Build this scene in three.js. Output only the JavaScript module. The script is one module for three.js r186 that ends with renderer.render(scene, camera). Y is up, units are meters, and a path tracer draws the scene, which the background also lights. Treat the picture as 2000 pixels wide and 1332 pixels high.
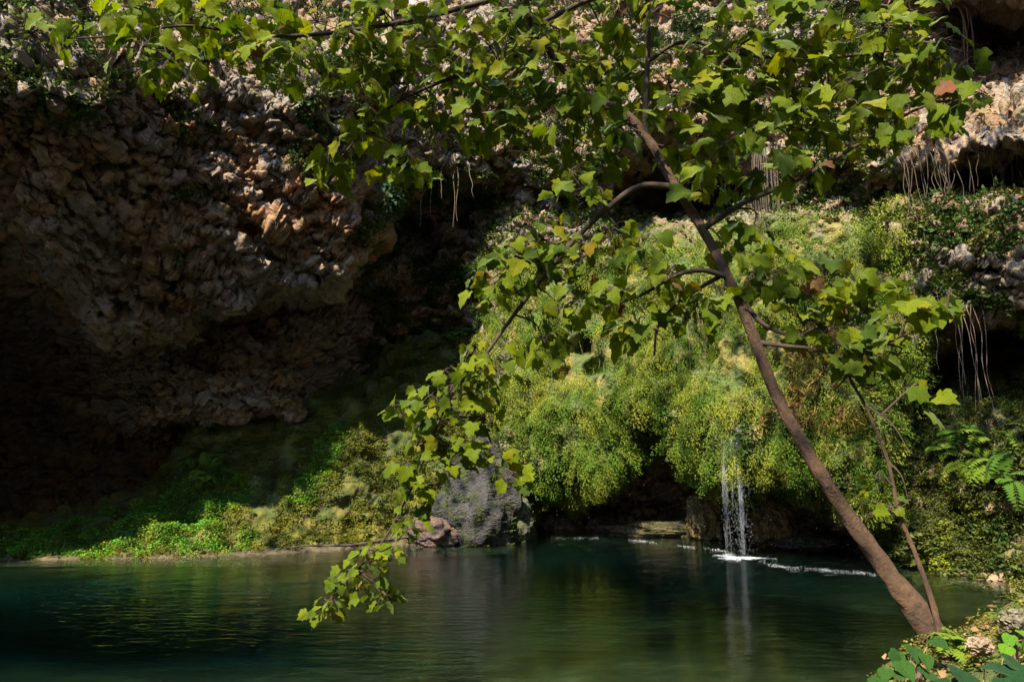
import * as THREE from 'three';
import { Sky } from 'three/addons/objects/Sky.js';
import { mergeGeometries } from 'three/addons/utils/BufferGeometryUtils.js';
import { createNoise3D } from 'simplex-noise';

// ------------------------------------------------------------------ camera, sky, sun, exposure
const W = 2000, H = 1332, FOCAL = 1428, PITCH = Math.atan(234 / FOCAL), EYE = 1.6;
const scene = new THREE.Scene();
const camera = new THREE.PerspectiveCamera(2 * Math.atan(H / 2 / FOCAL) * 180 / Math.PI, W / H, 0.05, 500);
camera.position.set(0, EYE, 0);
camera.rotation.x = PITCH;
const SUN = new THREE.Vector3(-0.3, 0.72, 0.625).normalize();
const sky = new Sky();
sky.name = 'sky'; sky.userData.kind = 'structure';
sky.scale.setScalar(400);
Object.assign(sky.material.uniforms.turbidity, { value: 9 });
sky.material.uniforms.rayleigh.value = 0.45;
sky.material.uniforms.mieCoefficient.value = 0.004;
sky.material.uniforms.sunPosition.value.copy(SUN);
sky.material.uniforms.cloudCoverage.value = 0.75;
sky.material.uniforms.cloudDensity.value = 0.6;
scene.add(sky);
scene.environmentIntensity = 0.155;
const sun = new THREE.DirectionalLight(new THREE.Color(1, 0.88, 0.68), 5);
sun.name = 'sun';
sun.position.copy(SUN).multiplyScalar(60).add(new THREE.Vector3(0, 3, -10));
sun.target.position.set(0, 3, -10);
sun.castShadow = true;
sun.shadow.mapSize.set(4096, 4096);
Object.assign(sun.shadow.camera, { left: -22, right: 22, top: 22, bottom: -22, near: 1, far: 140 });
scene.add(sun, sun.target);
const renderer = new THREE.WebGLRenderer({ antialias: true });
renderer.shadowMap.enabled = true;
renderer.toneMapping = THREE.LinearToneMapping;
renderer.toneMappingExposure = 2.9;

// ------------------------------------------------------------------ helpers
function rng(seed) { let a = seed >>> 0; return () => { a = (a + 0x6D2B79F5) | 0; let t = Math.imul(a ^ (a >>> 15), 1 | a); t = (t + Math.imul(t ^ (t >>> 7), 61 | t)) ^ t; return ((t ^ (t >>> 14)) >>> 0) / 4294967296; }; }
const noise = createNoise3D(rng(11));
const R = rng(5);
const rr = (a, b, f = R) => a + (b - a) * f();
const clamp = (x, a = 0, b = 1) => Math.min(b, Math.max(a, x));
const sstep = (a, b, x) => { const t = clamp((x - a) / (b - a)); return t * t * (3 - 2 * t); };
const lerp = (a, b, t) => a + (b - a) * t;
const V = (x, y, z) => new THREE.Vector3(x, y, z);
// the point seen at pixel (px, py) of the photograph at d metres in front of the camera's upright plane
const CP = Math.cos(PITCH), SP = Math.sin(PITCH);
function at(px, py, d) {
  const x = (px - W / 2) / FOCAL, y = -(py - H / 2) / FOCAL, yy = y * CP + SP, zz = CP - y * SP, k = d / zz;
  return V(x * k, EYE + yy * k, -d);
}
function waterDist(py, level = 0) { const y = -(py - H / 2) / FOCAL; return (level - EYE) * (CP - y * SP) / (y * CP + SP); }
const atWater = (px, py, level = 0) => at(px, py, waterDist(py, level));
function fbm(x, y, z, oct = 4) { let s = 0, a = 0.5, f = 1; for (let i = 0; i < oct; i++) { s += a * noise(x * f, y * f, z * f); a *= 0.5; f *= 2.03; } return s; }
function ridged(x, y, z, oct = 3) { let s = 0, a = 0.5, f = 1; for (let i = 0; i < oct; i++) { s += a * (1 - 2 * Math.abs(noise(x * f, y * f, z * f))); a *= 0.5; f *= 2.1; } return s; }
const hash3 = (i, j, k) => { let h = Math.imul(i, 374761393) ^ Math.imul(j, 668265263) ^ Math.imul(k, 2147483647 - 1274126177); h = Math.imul(h ^ (h >>> 13), 1274126177); h ^= h >>> 16; return h >>> 0; };
const wor = [0, 0, 0];
function worley(x, y, z) {            // -> wor = [nearest, second nearest, random number of the cell]
  const xi = Math.floor(x), yi = Math.floor(y), zi = Math.floor(z); let f1 = 9, f2 = 9, id = 0;
  for (let i = -1; i < 2; i++) for (let j = -1; j < 2; j++) for (let k = -1; k < 2; k++) {
    const h = hash3(xi + i, yi + j, zi + k);
    const dx = xi + i + (h & 1023) / 1023 - x, dy = yi + j + ((h >>> 10) & 1023) / 1023 - y, dz = zi + k + ((h >>> 20) & 1023) / 1023 - z;
    const d = dx * dx + dy * dy + dz * dz;
    if (d < f1) { f2 = f1; f1 = d; id = h; } else if (d < f2) f2 = d;
  }
  wor[0] = Math.sqrt(f1); wor[1] = Math.sqrt(f2); wor[2] = ((id * 2654435761) >>> 0) / 4294967296;
  return wor;
}
const taken = {};
function numbered(name) { const n = taken[name] = (taken[name] ?? -1) + 1; return n ? `${name}_${String(n).padStart(3, '0')}` : name; }
function shade(o) { o.castShadow = o.receiveShadow = true; return o; }
function mesh(name, geo, mat, parent = scene) { const m = shade(new THREE.Mesh(geo, mat)); m.name = parent === scene ? numbered(name) : name; parent.add(m); return m; }
function thing(name, label, category, pos = V(0, 0, 0), group) {
  const g = new THREE.Group(); g.name = numbered(name); g.position.copy(pos); g.userData = { label, category }; if (group) g.userData.group = group; scene.add(g); return g;
}
function tag(o, label, category, group, kind) { o.userData = { label, category }; if (group) o.userData.group = group; if (kind) o.userData.kind = kind; return o; }
const structure = (o, label, category) => { o.userData.kind = 'structure'; if (label) { o.userData.label = label; o.userData.category = category; } return o; };
const lin = (r, g, b) => new THREE.Color().setRGB(r, g, b);
const mixc = (a, b, t) => [lerp(a[0], b[0], t), lerp(a[1], b[1], t), lerp(a[2], b[2], t)];

// ------------------------------------------------------------------ textures
function dataTex(n, fn, srgb = false) {
  const d = new Uint8Array(n * n * 4);
  for (let j = 0; j < n; j++) for (let i = 0; i < n; i++) { const c = fn(i / n, j / n), o = (j * n + i) * 4; for (let k = 0; k < 3; k++) d[o + k] = clamp(Array.isArray(c) ? c[k] : c) * 255; d[o + 3] = 255; }
  const t = new THREE.DataTexture(d, n, n); t.wrapS = t.wrapT = THREE.RepeatWrapping; t.magFilter = THREE.LinearFilter; t.minFilter = THREE.LinearMipmapLinearFilter; t.generateMipmaps = true;
  if (srgb) t.colorSpace = THREE.SRGBColorSpace; t.needsUpdate = true; return t;
}
// noise that repeats over the unit square (a torus in the noise's space would need 4 dimensions; blend the borders instead)
function tileable(fn) {
  return (u, v) => { const a = sstep(0, 1, u), b = sstep(0, 1, v); return lerp(lerp(fn(u, v), fn(u - 1, v), a), lerp(fn(u, v - 1), fn(u - 1, v - 1), a), b); };
}
const rockBump = dataTex(512, tileable((u, v) => 0.5 + 0.55 * ridged(u * 9, v * 13, 3.1, 5)));
const grainTex = dataTex(512, tileable((u, v) => { const n = 0.78 + 0.35 * fbm(u * 22, v * 30, 8.2, 4) + 0.2 * noise(u * 5, v * 7, 1); return n; }));
const mossBump = dataTex(512, tileable((u, v) => 0.5 + 0.5 * fbm(u * 40, v * 40, 5.7, 3) + 0.25 * fbm(u * 10, v * 10, 2, 2)));
const barkTex = dataTex(512, tileable((u, v) => { const n = 0.8 + 0.35 * fbm(u * 6, v * 36, 4.4, 4) - 0.45 * sstep(0.45, 0.75, ridged(u * 6, v * 8, 9, 3)) + 0.5 * sstep(0.2, 0.45, noise(u * 3, v * 7, 2)) * sstep(-0.3, 0.2, noise(u * 9, v * 30, 6)) - 0.3 * sstep(0.1, 0.4, noise(u * 2, v * 5, 12)); return n; }));
const barkBump = dataTex(512, tileable((u, v) => 0.5 + 0.5 * ridged(u * 7, v * 34, 7.7, 4) * (0.5 + 0.5 * noise(u * 3, v * 6, 1))));

// ------------------------------------------------------------------ materials
const M = {};
const std = (o) => new THREE.MeshStandardMaterial({ roughness: 0.95, ...o });
M.cliff = std({ vertexColors: true, map: grainTex, bumpMap: rockBump, bumpScale: 0.05, roughness: 0.92 });
M.moss = std({ vertexColors: true, map: grainTex, bumpMap: mossBump, bumpScale: 0.02 });
M.bed = std({ vertexColors: true, map: grainTex });
M.water = new THREE.MeshPhysicalMaterial({ color: 0xffffff, roughness: 0.03, transmission: 1, ior: 1.33, thickness: 1, attenuationColor: lin(0.17, 0.37, 0.38), attenuationDistance: 1.4 });

// ------------------------------------------------------------------ lofted rock: columns of [py, d] profile points, matched by index from one column to the next
function loft(cols, du, dv, step) {
  const K = cols[0].pts.length, C = cols.map((c) => ({ px: c.px, w: c.pts.map(([py, d]) => at(c.px, py, d ?? waterDist(py))) }));
  const spans = [];
  for (let k = 0; k < K - 1; k++) { let s = 0; for (const c of C) s += c.w[k].distanceTo(c.w[k + 1]); spans.push(Math.max(3, Math.round(s / C.length / dv * (step?.[k] ?? 1)))); }
  const rows = spans.reduce((a, b) => a + b, 0) + 1, us = [];
  for (let px = cols[0].px; px <= cols[cols.length - 1].px; px += du) us.push(px);
  const n = us.length, P = new Float32Array(n * rows * 3), vp = new Float32Array(rows);
  { let r = 0; for (let k = 0; k < K - 1; k++) for (let i = 0; i < spans[k]; i++) vp[r++] = k + i / spans[k]; vp[r] = K - 1; }
  const cr = (a, b, c, d, t) => { const m1 = (c - a) * 0.5, m2 = (d - b) * 0.5, t2 = t * t, t3 = t2 * t; return (2 * t3 - 3 * t2 + 1) * b + (t3 - 2 * t2 + t) * m1 + (-2 * t3 + 3 * t2) * c + (t3 - t2) * m2; };
  us.forEach((px, i) => {
    let c = 0; while (c < C.length - 2 && C[c + 1].px < px) c++;
    const t = (px - C[c].px) / (C[c + 1].px - C[c].px), ts = t * t * (3 - 2 * t) * 0.6 + t * 0.4;
    const q = C[c].w.map((p, k) => p.clone().lerp(C[c + 1].w[k], ts));
    for (let r = 0; r < rows; r++) {
      const k = Math.min(K - 2, Math.floor(vp[r])), f = vp[r] - k, A = q[Math.max(0, k - 1)], B = q[k], D = q[k + 1], E = q[Math.min(K - 1, k + 2)], o = (i * rows + r) * 3;
      for (let e = 0; e < 3; e++) { const l = 'xyz'[e]; P[o + e] = lerp(cr(A[l], B[l], D[l], E[l], f), lerp(B[l], D[l], f), 0.6); }
    }
  });
  return { P, n, rows, us, vp };
}
function smoothGrid(g, it) {
  const { P, n, rows } = g;
  for (let s = 0; s < it; s++) { const Q = P.slice(); for (let i = 1; i < n - 1; i++) for (let r = 1; r < rows - 1; r++) for (let e = 0; e < 3; e++) { const o = (i * rows + r) * 3 + e; P[o] = 0.4 * Q[o] + 0.15 * (Q[o - 3] + Q[o + 3] + Q[o - rows * 3] + Q[o + rows * 3]); } }
}
function gridNormals(g) {
  const { P, n, rows } = g, N = new Float32Array(P.length);
  for (let i = 0; i < n; i++) for (let r = 0; r < rows; r++) {
    const a = (Math.min(n - 1, i + 1) * rows + r) * 3, b = (Math.max(0, i - 1) * rows + r) * 3, c = (i * rows + Math.min(rows - 1, r + 1)) * 3, d = (i * rows + Math.max(0, r - 1)) * 3;
    const ux = P[a] - P[b], uy = P[a + 1] - P[b + 1], uz = P[a + 2] - P[b + 2], vx = P[d] - P[c], vy = P[d + 1] - P[c + 1], vz = P[d + 2] - P[c + 2];
    let x = uy * vz - uz * vy, y = uz * vx - ux * vz, z = ux * vy - uy * vx; const l = Math.hypot(x, y, z) || 1, o = (i * rows + r) * 3; N[o] = x / l; N[o + 1] = y / l; N[o + 2] = z / l;
  }
  return N;
}
function displace(g, fn) {            // fn(x, y, z, px, v, normal) -> metres outwards
  const N = gridNormals(g), { P, n, rows, us, vp } = g;
  for (let i = 0; i < n; i++) for (let r = 0; r < rows; r++) { const o = (i * rows + r) * 3, nn = [N[o], N[o + 1], N[o + 2]], d = fn(P[o], P[o + 1], P[o + 2], us[i], vp[r], nn); P[o] += nn[0] * d; P[o + 1] += nn[1] * d; P[o + 2] += nn[2] * d; }
}
function gridGeometry(g, color) {
  const { P, n, rows, us, vp } = g; g.N = gridNormals(g);
  const col = new Float32Array(P.length), uv = new Float32Array(n * rows * 2), idx = new Uint32Array((n - 1) * (rows - 1) * 6);
  for (let i = 0; i < n; i++) for (let r = 0; r < rows; r++) {
    const o = i * rows + r, x = P[o * 3], y = P[o * 3 + 1], z = P[o * 3 + 2], c = color(x, y, z, us[i], vp[r], [g.N[o * 3], g.N[o * 3 + 1], g.N[o * 3 + 2]]);
    col.set(c, o * 3); uv[o * 2] = (x + z * 0.6) / 1.7; uv[o * 2 + 1] = (y - z * 0.35 + x * 0.08) / 1.7;
  }
  let k = 0; for (let i = 0; i < n - 1; i++) for (let r = 0; r < rows - 1; r++) { const a = i * rows + r, b = a + rows; idx[k++] = a; idx[k++] = a + 1; idx[k++] = b; idx[k++] = b; idx[k++] = a + 1; idx[k++] = b + 1; }
  const geo = new THREE.BufferGeometry(); geo.setAttribute('position', new THREE.BufferAttribute(P, 3)); geo.setAttribute('color', new THREE.BufferAttribute(col, 3)); geo.setAttribute('uv', new THREE.BufferAttribute(uv, 2)); geo.setIndex(new THREE.BufferAttribute(idx, 1)); geo.computeVertexNormals();
  return geo;
}
// random points on a lofted surface between columns px0..px1 and profile places v0..v1
function scatter(g, px0, px1, v0, v1, perM2, keep, f = R) {
  const { P, N, n, rows, us, vp } = g, out = [];
  for (let i = 0; i < n - 1; i++) { if (us[i] < px0 || us[i] > px1) continue; for (let r = 0; r < rows - 1; r++) {
    if (vp[r] < v0 || vp[r] > v1) continue;
    const o = (i * rows + r) * 3, a = o + rows * 3, b = o + 3;
    const ux = P[a] - P[o], uy = P[a + 1] - P[o + 1], uz = P[a + 2] - P[o + 2], vx = P[b] - P[o], vy = P[b + 1] - P[o + 1], vz = P[b + 2] - P[o + 2];
    let want = perM2 * Math.hypot(uy * vz - uz * vy, uz * vx - ux * vz, ux * vy - uy * vx);
    while (want > 0 && f() < want) {
      want -= 1; const s = f(), t = f(), p = V(P[o] + ux * s + vx * t, P[o + 1] + uy * s + vy * t, P[o + 2] + uz * s + vz * t), nn = V(N[o], N[o + 1], N[o + 2]);
      if (!keep || f() < keep(p, nn, us[i], vp[r])) out.push({ p, n: nn, px: us[i], v: vp[r] });
    }
  } }
  return out;
}

// ------------------------------------------------------------------ the cliff
// profile: 0 plateau, 1 rim, 2 face, 3 lip, 4 recess, 5 lower bulge, 6 its lip, 7 cave back, 8 low rock, 9 waterline, 10 foot
const cols = [
  [-3300, [-1700, 5], [-1300, 4], [-500, 4], [100, 4.2], [400, 5], [600, 6], [800, 6.5], [1000, 6.5], [1250, 6], [1450, 5.5], [1700, 5]],  // unseen left wall added to keep side light out of the cave
  [-1500, [-900, 9], [-560, 6.0], [-200, 6.2], [180, 6.6], [300, 9], [480, 12], [700, 13], [900, 13], [1040, 12.2], [1105], [1300, 10]],
  [-900, [-800, 9.5], [-300, 7.0], [-40, 7.2], [220, 7.8], [360, 12], [560, 15], [750, 16], [900, 16], [1000, 16], [1053], [1200, 15]],
  [-450, [-480, 10.5], [-60, 8.0], [90, 8.3], [270, 9.0], [430, 13], [600, 17], [780, 18.5], [900, 18.5], [980, 18.5], [1034], [1140, 17]],
  [0, [-150, 12], [110, 9.3], [210, 9.6], [335, 10.3], [470, 13.5], [640, 18], [790, 19.5], [900, 19.5], [970, 19.5], [1031], [1110, 18]],
  [110, [-110, 12.3], [130, 9.5], [290, 10.2], [490, 11.3], [545, 14.2], [660, 17.8], [800, 19.2], [890, 19.4], [970, 19.4], [1031], [1110, 18]],
  [205, [-90, 12.9], [145, 10.3], [370, 11.2], [640, 12.6], [668, 15.4], [725, 16.8], [815, 17], [870, 18.8], [960, 19], [1031], [1110, 18]],
  [320, [-70, 13.6], [160, 10.9], [390, 11.7], [655, 13.1], [685, 15.4], [735, 15.2], [815, 14.9], [855, 17.9], [950, 18.4], [1033], [1110, 18]],
  [440, [-40, 14.2], [170, 11.6], [370, 12.2], [580, 12.9], [612, 16.4], [715, 15.2], [800, 14.8], [830, 17.2], [930, 17], [1046], [1110, 16.6]],
  [580, [-30, 14.6], [175, 12.0], [360, 12.5], [562, 13.1], [590, 16.6], [708, 15.5], [800, 15.0], [828, 17.2], [930, 16.6], [1050], [1110, 15.6]],
  [660, [-10, 14.8], [175, 12.3], [350, 12.7], [545, 13.3], [575, 17], [700, 17], [770, 17], [830, 16.8], [930, 16.8], [1050], [1110, 15.6]],
  [725, [15, 15.4], [150, 13.0], [300, 13.4], [470, 14.0], [515, 17.6], [660, 18], [730, 18], [830, 17.2], [930, 17.2], [1048], [1110, 16]],
  [770, [60, 19], [8, 15.2], [230, 14.2], [345, 14.4], [430, 17.6], [600, 18.2], [700, 18.2], [830, 17.6], [930, 17.6], [1046], [1110, 16]],
  [850, [90, 21], [14, 17.0], [200, 15.2], [320, 15.3], [410, 17.8], [580, 18.2], [700, 18.2], [830, 17.8], [930, 17.8], [1046], [1110, 16]],
  [920, [80, 21], [4, 17.6], [210, 15.6], [300, 15.4], [390, 17.4], [540, 17.4], [700, 17.6], [830, 17.6], [930, 17.8], [1046], [1110, 16]],
  [990, [-120, 22], [-40, 17.8], [200, 16.4], [300, 15.9], [370, 16.7], [540, 16.1], [900, 15.6], [960, 18.4], [1000, 18.4], [1036], [1100, 18]],
  [1080, [-300, 22], [-120, 17.4], [160, 16.2], [330, 15.5], [380, 16.5], [540, 15.9], [935, 15.6], [975, 18.6], [1005, 18.6], [1036], [1100, 18]],
  [1180, [-300, 22], [-120, 17.0], [160, 15.8], [330, 15.1], [385, 16.6], [520, 15.6], [900, 15.3], [950, 18.6], [1000, 18.6], [1037], [1100, 18]],
  [1250, [-300, 22], [-120, 16.8], [110, 15.6], [245, 15.0], [400, 19.4], [495, 15.5], [822, 15.0], [900, 18.6], [1000, 18.6], [1037], [1100, 18]],
  [1300, [-300, 21], [-120, 16.6], [110, 15.4], [235, 14.9], [400, 19.4], [495, 15.1], [812, 14.5], [900, 18.4], [1000, 18.4], [1038], [1100, 18]],
  [1360, [-300, 21], [-120, 16.4], [110, 15.2], [235, 14.7], [400, 19.2], [495, 14.7], [868, 13.6], [920, 18], [1000, 18], [1040], [1100, 17.6]],
  [1430, [-300, 21], [-120, 16.0], [130, 15.0], [255, 14.4], [400, 18.6], [490, 14.2], [895, 12.7], [930, 17], [1000, 17], [1043], [1100, 17]],
  [1530, [-300, 20], [-120, 15.6], [150, 14.4], [310, 13.9], [350, 14.4], [440, 13.5], [885, 12.0], [925, 16], [1000, 16.2], [1050], [1100, 16]],
  [1620, [-300, 20], [-120, 15.0], [150, 14.0], [320, 13.3], [385, 14.8], [455, 12.9], [905, 11.5], [950, 15], [1010, 15], [1060], [1120, 15]],
  [1700, [-300, 19], [-120, 14.4], [150, 13.4], [330, 12.6], [420, 14.2], [480, 12.4], [955, 11.0], [990, 13.6], [1030, 13.6], [1078], [1140, 13.4]],
  [1760, [-300, 18], [-120, 13.8], [60, 13.6], [300, 12.1], [390, 13.4], [455, 12.0], [760, 11.4], [850, 12.6], [960, 11.9], [1100], [1180, 11.2]],
  [1830, [-300, 17], [-120, 12.8], [70, 14.6], [300, 11.6], [345, 15], [430, 11.6], [610, 11.3], [670, 14.6], [850, 11.5], [1122], [1210, 10.3]],
  [1920, [-300, 16], [-120, 11.8], [82, 16], [285, 11.2], [335, 15], [415, 11.2], [590, 10.9], [660, 14.6], [845, 11.0], [1128], [1230, 10.0]],
  [2030, [-300, 15], [-120, 11.0], [75, 15.4], [270, 10.6], [335, 14.6], [420, 10.7], [600, 10.4], [660, 14], [840, 10.4], [1140], [1250, 9.4]],
  [2350, [-400, 13], [-220, 10.0], [50, 13], [260, 9.4], [340, 13], [430, 9.5], [620, 9.2], [680, 12.6], [850, 9.2], [1160], [1300, 8.6]],
  [2900, [-600, 11], [-380, 7.6], [-60, 7.6], [240, 7.4], [360, 8.6], [450, 7.6], [640, 7.4], [720, 8.4], [880, 7.4], [1220], [1420, 6.8]],
].map(([px, ...pts]) => ({ px, pts }));
const STEP = 4;
const cliff = loft(cols, STEP, 0.036, [0.5, 1, 1, 0.8, 1, 1.1, 0.7, 0.6, 0.9, 0.5]);
smoothGrid(cliff, 2);
// how much the travertine curtain (the smooth, overgrown lower bulge) there is at a place on the cliff
const curtain = (px, v) => sstep(960, 1040, px) * (1 - sstep(1720, 1790, px)) * sstep(4.55, 5.05, v) * (1 - sstep(6.5, 7.2, v));
displace(cliff, (x, y, z, px, v) => {
  const big = 0.9 * fbm(x * 0.33, y * 0.4, z * 0.33 + 7, 2);
  const dip = y + 0.28 * x;                                   // the beds dip to the right
  const strata = 0.2 * ridged(x * 0.35, dip * 1.5, z * 0.35 + 3, 3);
  return (0.45 * big + strata) * (1 - 0.55 * curtain(px, v));
});
displace(cliff, (x, y, z, px, v) => {
  const c = curtain(px, v), dip = y + 0.3 * x, wx = 0.25 * noise(x * 1.3, y * 1.3, z * 1.3), wy = 0.25 * noise(x * 1.3 + 9, y * 1.3, z * 1.3);
  worley(x * 1.15 + wx, dip * 1.9 + wy, z * 1.15); const blocks = 0.24 * (wor[2] - 0.5) * sstep(0, 0.22, wor[1] - wor[0]) - 0.16 * (1 - sstep(0, 0.16, wor[1] - wor[0]));
  const billow = (q, w, e) => Math.abs(noise(x * q + w, dip * q * 1.7 + e, z * q));
  const bed = dip * 1.25 + 0.9 * fbm(x * 0.45, dip * 0.3, z * 0.45 + 8, 2), saw = bed - Math.floor(bed), ledge = 0.3 * (saw * saw - 0.33) * sstep(-0.4, 0.2, noise(x * 0.5, dip * 0.5, z * 0.5 + 50));
  const lumps = 0.26 * billow(1.15, wx, wy) + 0.16 * billow(2.6, wy, wx) + 0.085 * billow(5.4, wx, wy) + 0.04 * billow(11, 0, 3) - 0.17;
  const pit = -0.42 * sstep(0.52, 0.8, noise(x * 1.05 + wx, dip * 1.9, z * 1.05 + 4)) - 0.1 * sstep(0.5, 0.75, noise(x * 3.6, dip * 5, z * 3.6 + 14));
  const fine = 0.012 * ridged(x * 12, dip * 16, z * 12, 2), bits = ledge + pit;
  const fold = x * 1.5 + 0.35 * y + 0.5 * noise(x * 0.4, y * 0.5, z * 0.4);
  const drape = c * (0.22 * noise(fold * 1.1, y * 0.22, z * 1.2) + 0.12 * ridged(fold * 2.2, y * 0.35, z * 2, 2) + 0.03 * fbm(x * 5, y * 3, z * 5, 2));
  const cy = y * 0.8 + 0.9 * fbm(x * 0.5, y * 0.2, z * 0.5 + 60, 2), cs = cy - Math.floor(cy), shelf = c * (0.3 * ((1 - cs) * (1 - cs) - 0.33) * sstep(-0.4, 0.3, noise(x * 0.7, y * 0.5, z * 0.7 + 70)) - 0.75 * sstep(0.38, 0.68, noise(x * 1.1, y * 1.2, z * 1.1 + 80)));
  return (blocks + lumps + bits + fine) * (1 - 0.72 * c) + drape + shelf;
});
smoothGrid(cliff, 2);
displace(cliff, (x, y, z, px, v) => (1 - 0.7 * curtain(px, v)) * (0.1 * ridged(x * 2.7, (y + 0.3 * x) * 4.6, z * 2.7 + 2, 4) + 0.03 * Math.abs(noise(x * 8, (y + 0.3 * x) * 13, z * 8)) - 0.12 * sstep(0.38, 0.62, noise(x * 4.4, (y + 0.3 * x) * 6.5, z * 4.4)) + 0.025 * fbm(x * 14, y * 20, z * 14, 2)));
// stone colours: they belong to the stone (beds, iron stains, lichen, moss growth)
const C_GREY = [0.23, 0.19, 0.148], C_TAN = [0.3, 0.195, 0.108], C_RUST = [0.38, 0.14, 0.036], C_DARK = [0.06, 0.048, 0.037], C_PALE = [0.27, 0.21, 0.145], C_MOSS = [0.075, 0.105, 0.018], C_GOLD = [0.24, 0.19, 0.045];
const cliffGeo = gridGeometry(cliff, (x, y, z, px, v, n) => {
  const a = fbm(x * 0.5, y * 0.7 + 0.2 * x, z * 0.5, 4), b = fbm(x * 1.7 + 20, y * 2.2, z * 1.7, 3), c = fbm(x * 6, y * 6, z * 6 + 40, 2);
  let k = mixc(C_GREY, C_TAN, sstep(-0.25, 0.3, a + 0.4 * b));
  const rustBand = Math.exp(-(((y + 0.38 * x - 4.7) / 0.8) ** 2)) * sstep(-6.5, -4.5, x) * (1 - sstep(-1.8, -1, x));
  k = mixc(k, C_RUST, clamp(sstep(0.12, 0.5, b + 0.25 * a) * 0.5 + rustBand * sstep(-0.3, 0.3, b) * 0.85));
  k = mixc(k, C_DARK, sstep(0.0, 0.5, c + 0.5 * a - 0.1) * 0.7);
  k = mixc(k, C_PALE, sstep(0.2, 0.6, b - 0.7 * a) * 0.6);
  const cu = curtain(px, v);
  if (cu > 0) { const m = mixc(C_MOSS, C_GOLD, sstep(-0.1, 0.45, fbm(x * 1.6, y * 1.1, z * 1.6 + 3, 3))); k = mixc(k, m, cu * sstep(-0.55, 0.05, b + 0.35)); }
  // moss that has settled on the ground-like ledges
  k = mixc(k, C_MOSS, sstep(0.35, 0.7, n[1]) * sstep(-0.1, 0.3, a + b) * 0.8);
  const low = sstep(1730, 1800, px) * sstep(7.4, 8.0, v); k = mixc(k, mixc(C_TAN, C_MOSS, sstep(-0.35, 0.1, a)), low * 0.9);
  return k;
});
structure(mesh('cliff', cliffGeo, M.cliff), 'craggy overhanging limestone cliff curving round the pool', 'cliff');

// ------------------------------------------------------------------ the mossy slope at the cliff's foot
const slope = loft([
  [-700, [1045, 15], [1050, 14.2], [1055, 13.9], [1062, 13.6], [1080, 13], [1098], [1150, 12]],
  [0, [1020, 16], [1046, 14.2], [1051, 14.0], [1056, 13.7], [1070, 13.1], [1093], [1150, 12]],
  [150, [995, 16], [1020, 14.4], [1027, 14.2], [1035, 13.8], [1060, 13.2], [1093], [1150, 12]],
  [300, [960, 16.2], [985, 14.8], [992, 14.5], [1003, 14.0], [1042, 13.3], [1091], [1150, 12]],
  [345, [850, 16.8], [870, 15.7], [920, 15.1], [982, 14.3], [1036, 13.4], [1090], [1150, 12]],
  [390, [800, 17], [818, 15.6], [890, 15.0], [970, 14.3], [1030, 13.5], [1088], [1150, 12]],
  [480, [795, 17], [806, 15.5], [880, 14.9], [965, 14.3], [1024, 13.6], [1084], [1150, 12]],
  [600, [775, 17], [788, 15.6], [870, 14.9], [955, 14.3], [1018, 13.8], [1078], [1150, 12.4]],
  [700, [725, 18], [740, 16.4], [835, 15.2], [935, 14.6], [1010, 14.2], [1070], [1150, 13]],
  [800, [660, 18.6], [680, 17.0], [790, 15.6], [910, 15.0], [995, 14.7], [1064], [1150, 13.4]],
  [900, [620, 19], [640, 17.4], [760, 16.0], [890, 15.3], [985, 15.1], [1060], [1150, 13.6]],
  [1000, [640, 19], [660, 17.6], [780, 16.3], [900, 15.8], [985, 15.6], [1055], [1150, 14]],
  [1050, [800, 20], [830, 18.6], [900, 18], [960, 17.2], [1010, 17], [1046], [1150, 15]],
].map(([px, ...pts]) => ({ px, pts })), 4, 0.045, [1, 1, 1, 1, 1, 0.6]);
smoothGrid(slope, 4);
displace(slope, (x, y, z) => 0.32 * fbm(x * 0.7, y * 0.9, z * 0.7 + 30, 3) * sstep(-0.1, 0.5, y) + 0.05 * noise(x * 1.1, 3, z * 1.1));
displace(slope, (x, y, z) => { worley(x * 2.2, y * 3 + 0.2 * noise(x * 2, y * 2, z), z * 2.2 + 9); return 0.3 * (0.5 - wor[0]) * sstep(-0.1, 0.3, y) + 0.05 * fbm(x * 6, y * 6, z * 6, 3); });
const slopeGeo = gridGeometry(slope, (x, y, z, px, v, n) => {
  const a = fbm(x * 0.8, y * 1.3, z * 0.8 + 12, 3), b = fbm(x * 3, y * 3.6, z * 3, 3);
  let k = mixc([0.055, 0.08, 0.012], [0.12, 0.12, 0.018], sstep(-0.3, 0.4, a + 0.5 * b));
  k = mixc(k, [0.09, 0.06, 0.03], sstep(0.25, 0.5, b - a * 0.4) * 0.8);
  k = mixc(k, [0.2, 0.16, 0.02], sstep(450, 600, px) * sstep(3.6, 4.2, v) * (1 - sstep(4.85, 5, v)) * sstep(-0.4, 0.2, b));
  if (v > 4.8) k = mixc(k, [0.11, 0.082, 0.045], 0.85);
  return k;
});
structure(mesh('mossy_slope', slopeGeo, M.moss), 'moss covered slope at the foot of the cliff beside the pool', 'slope');

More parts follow.
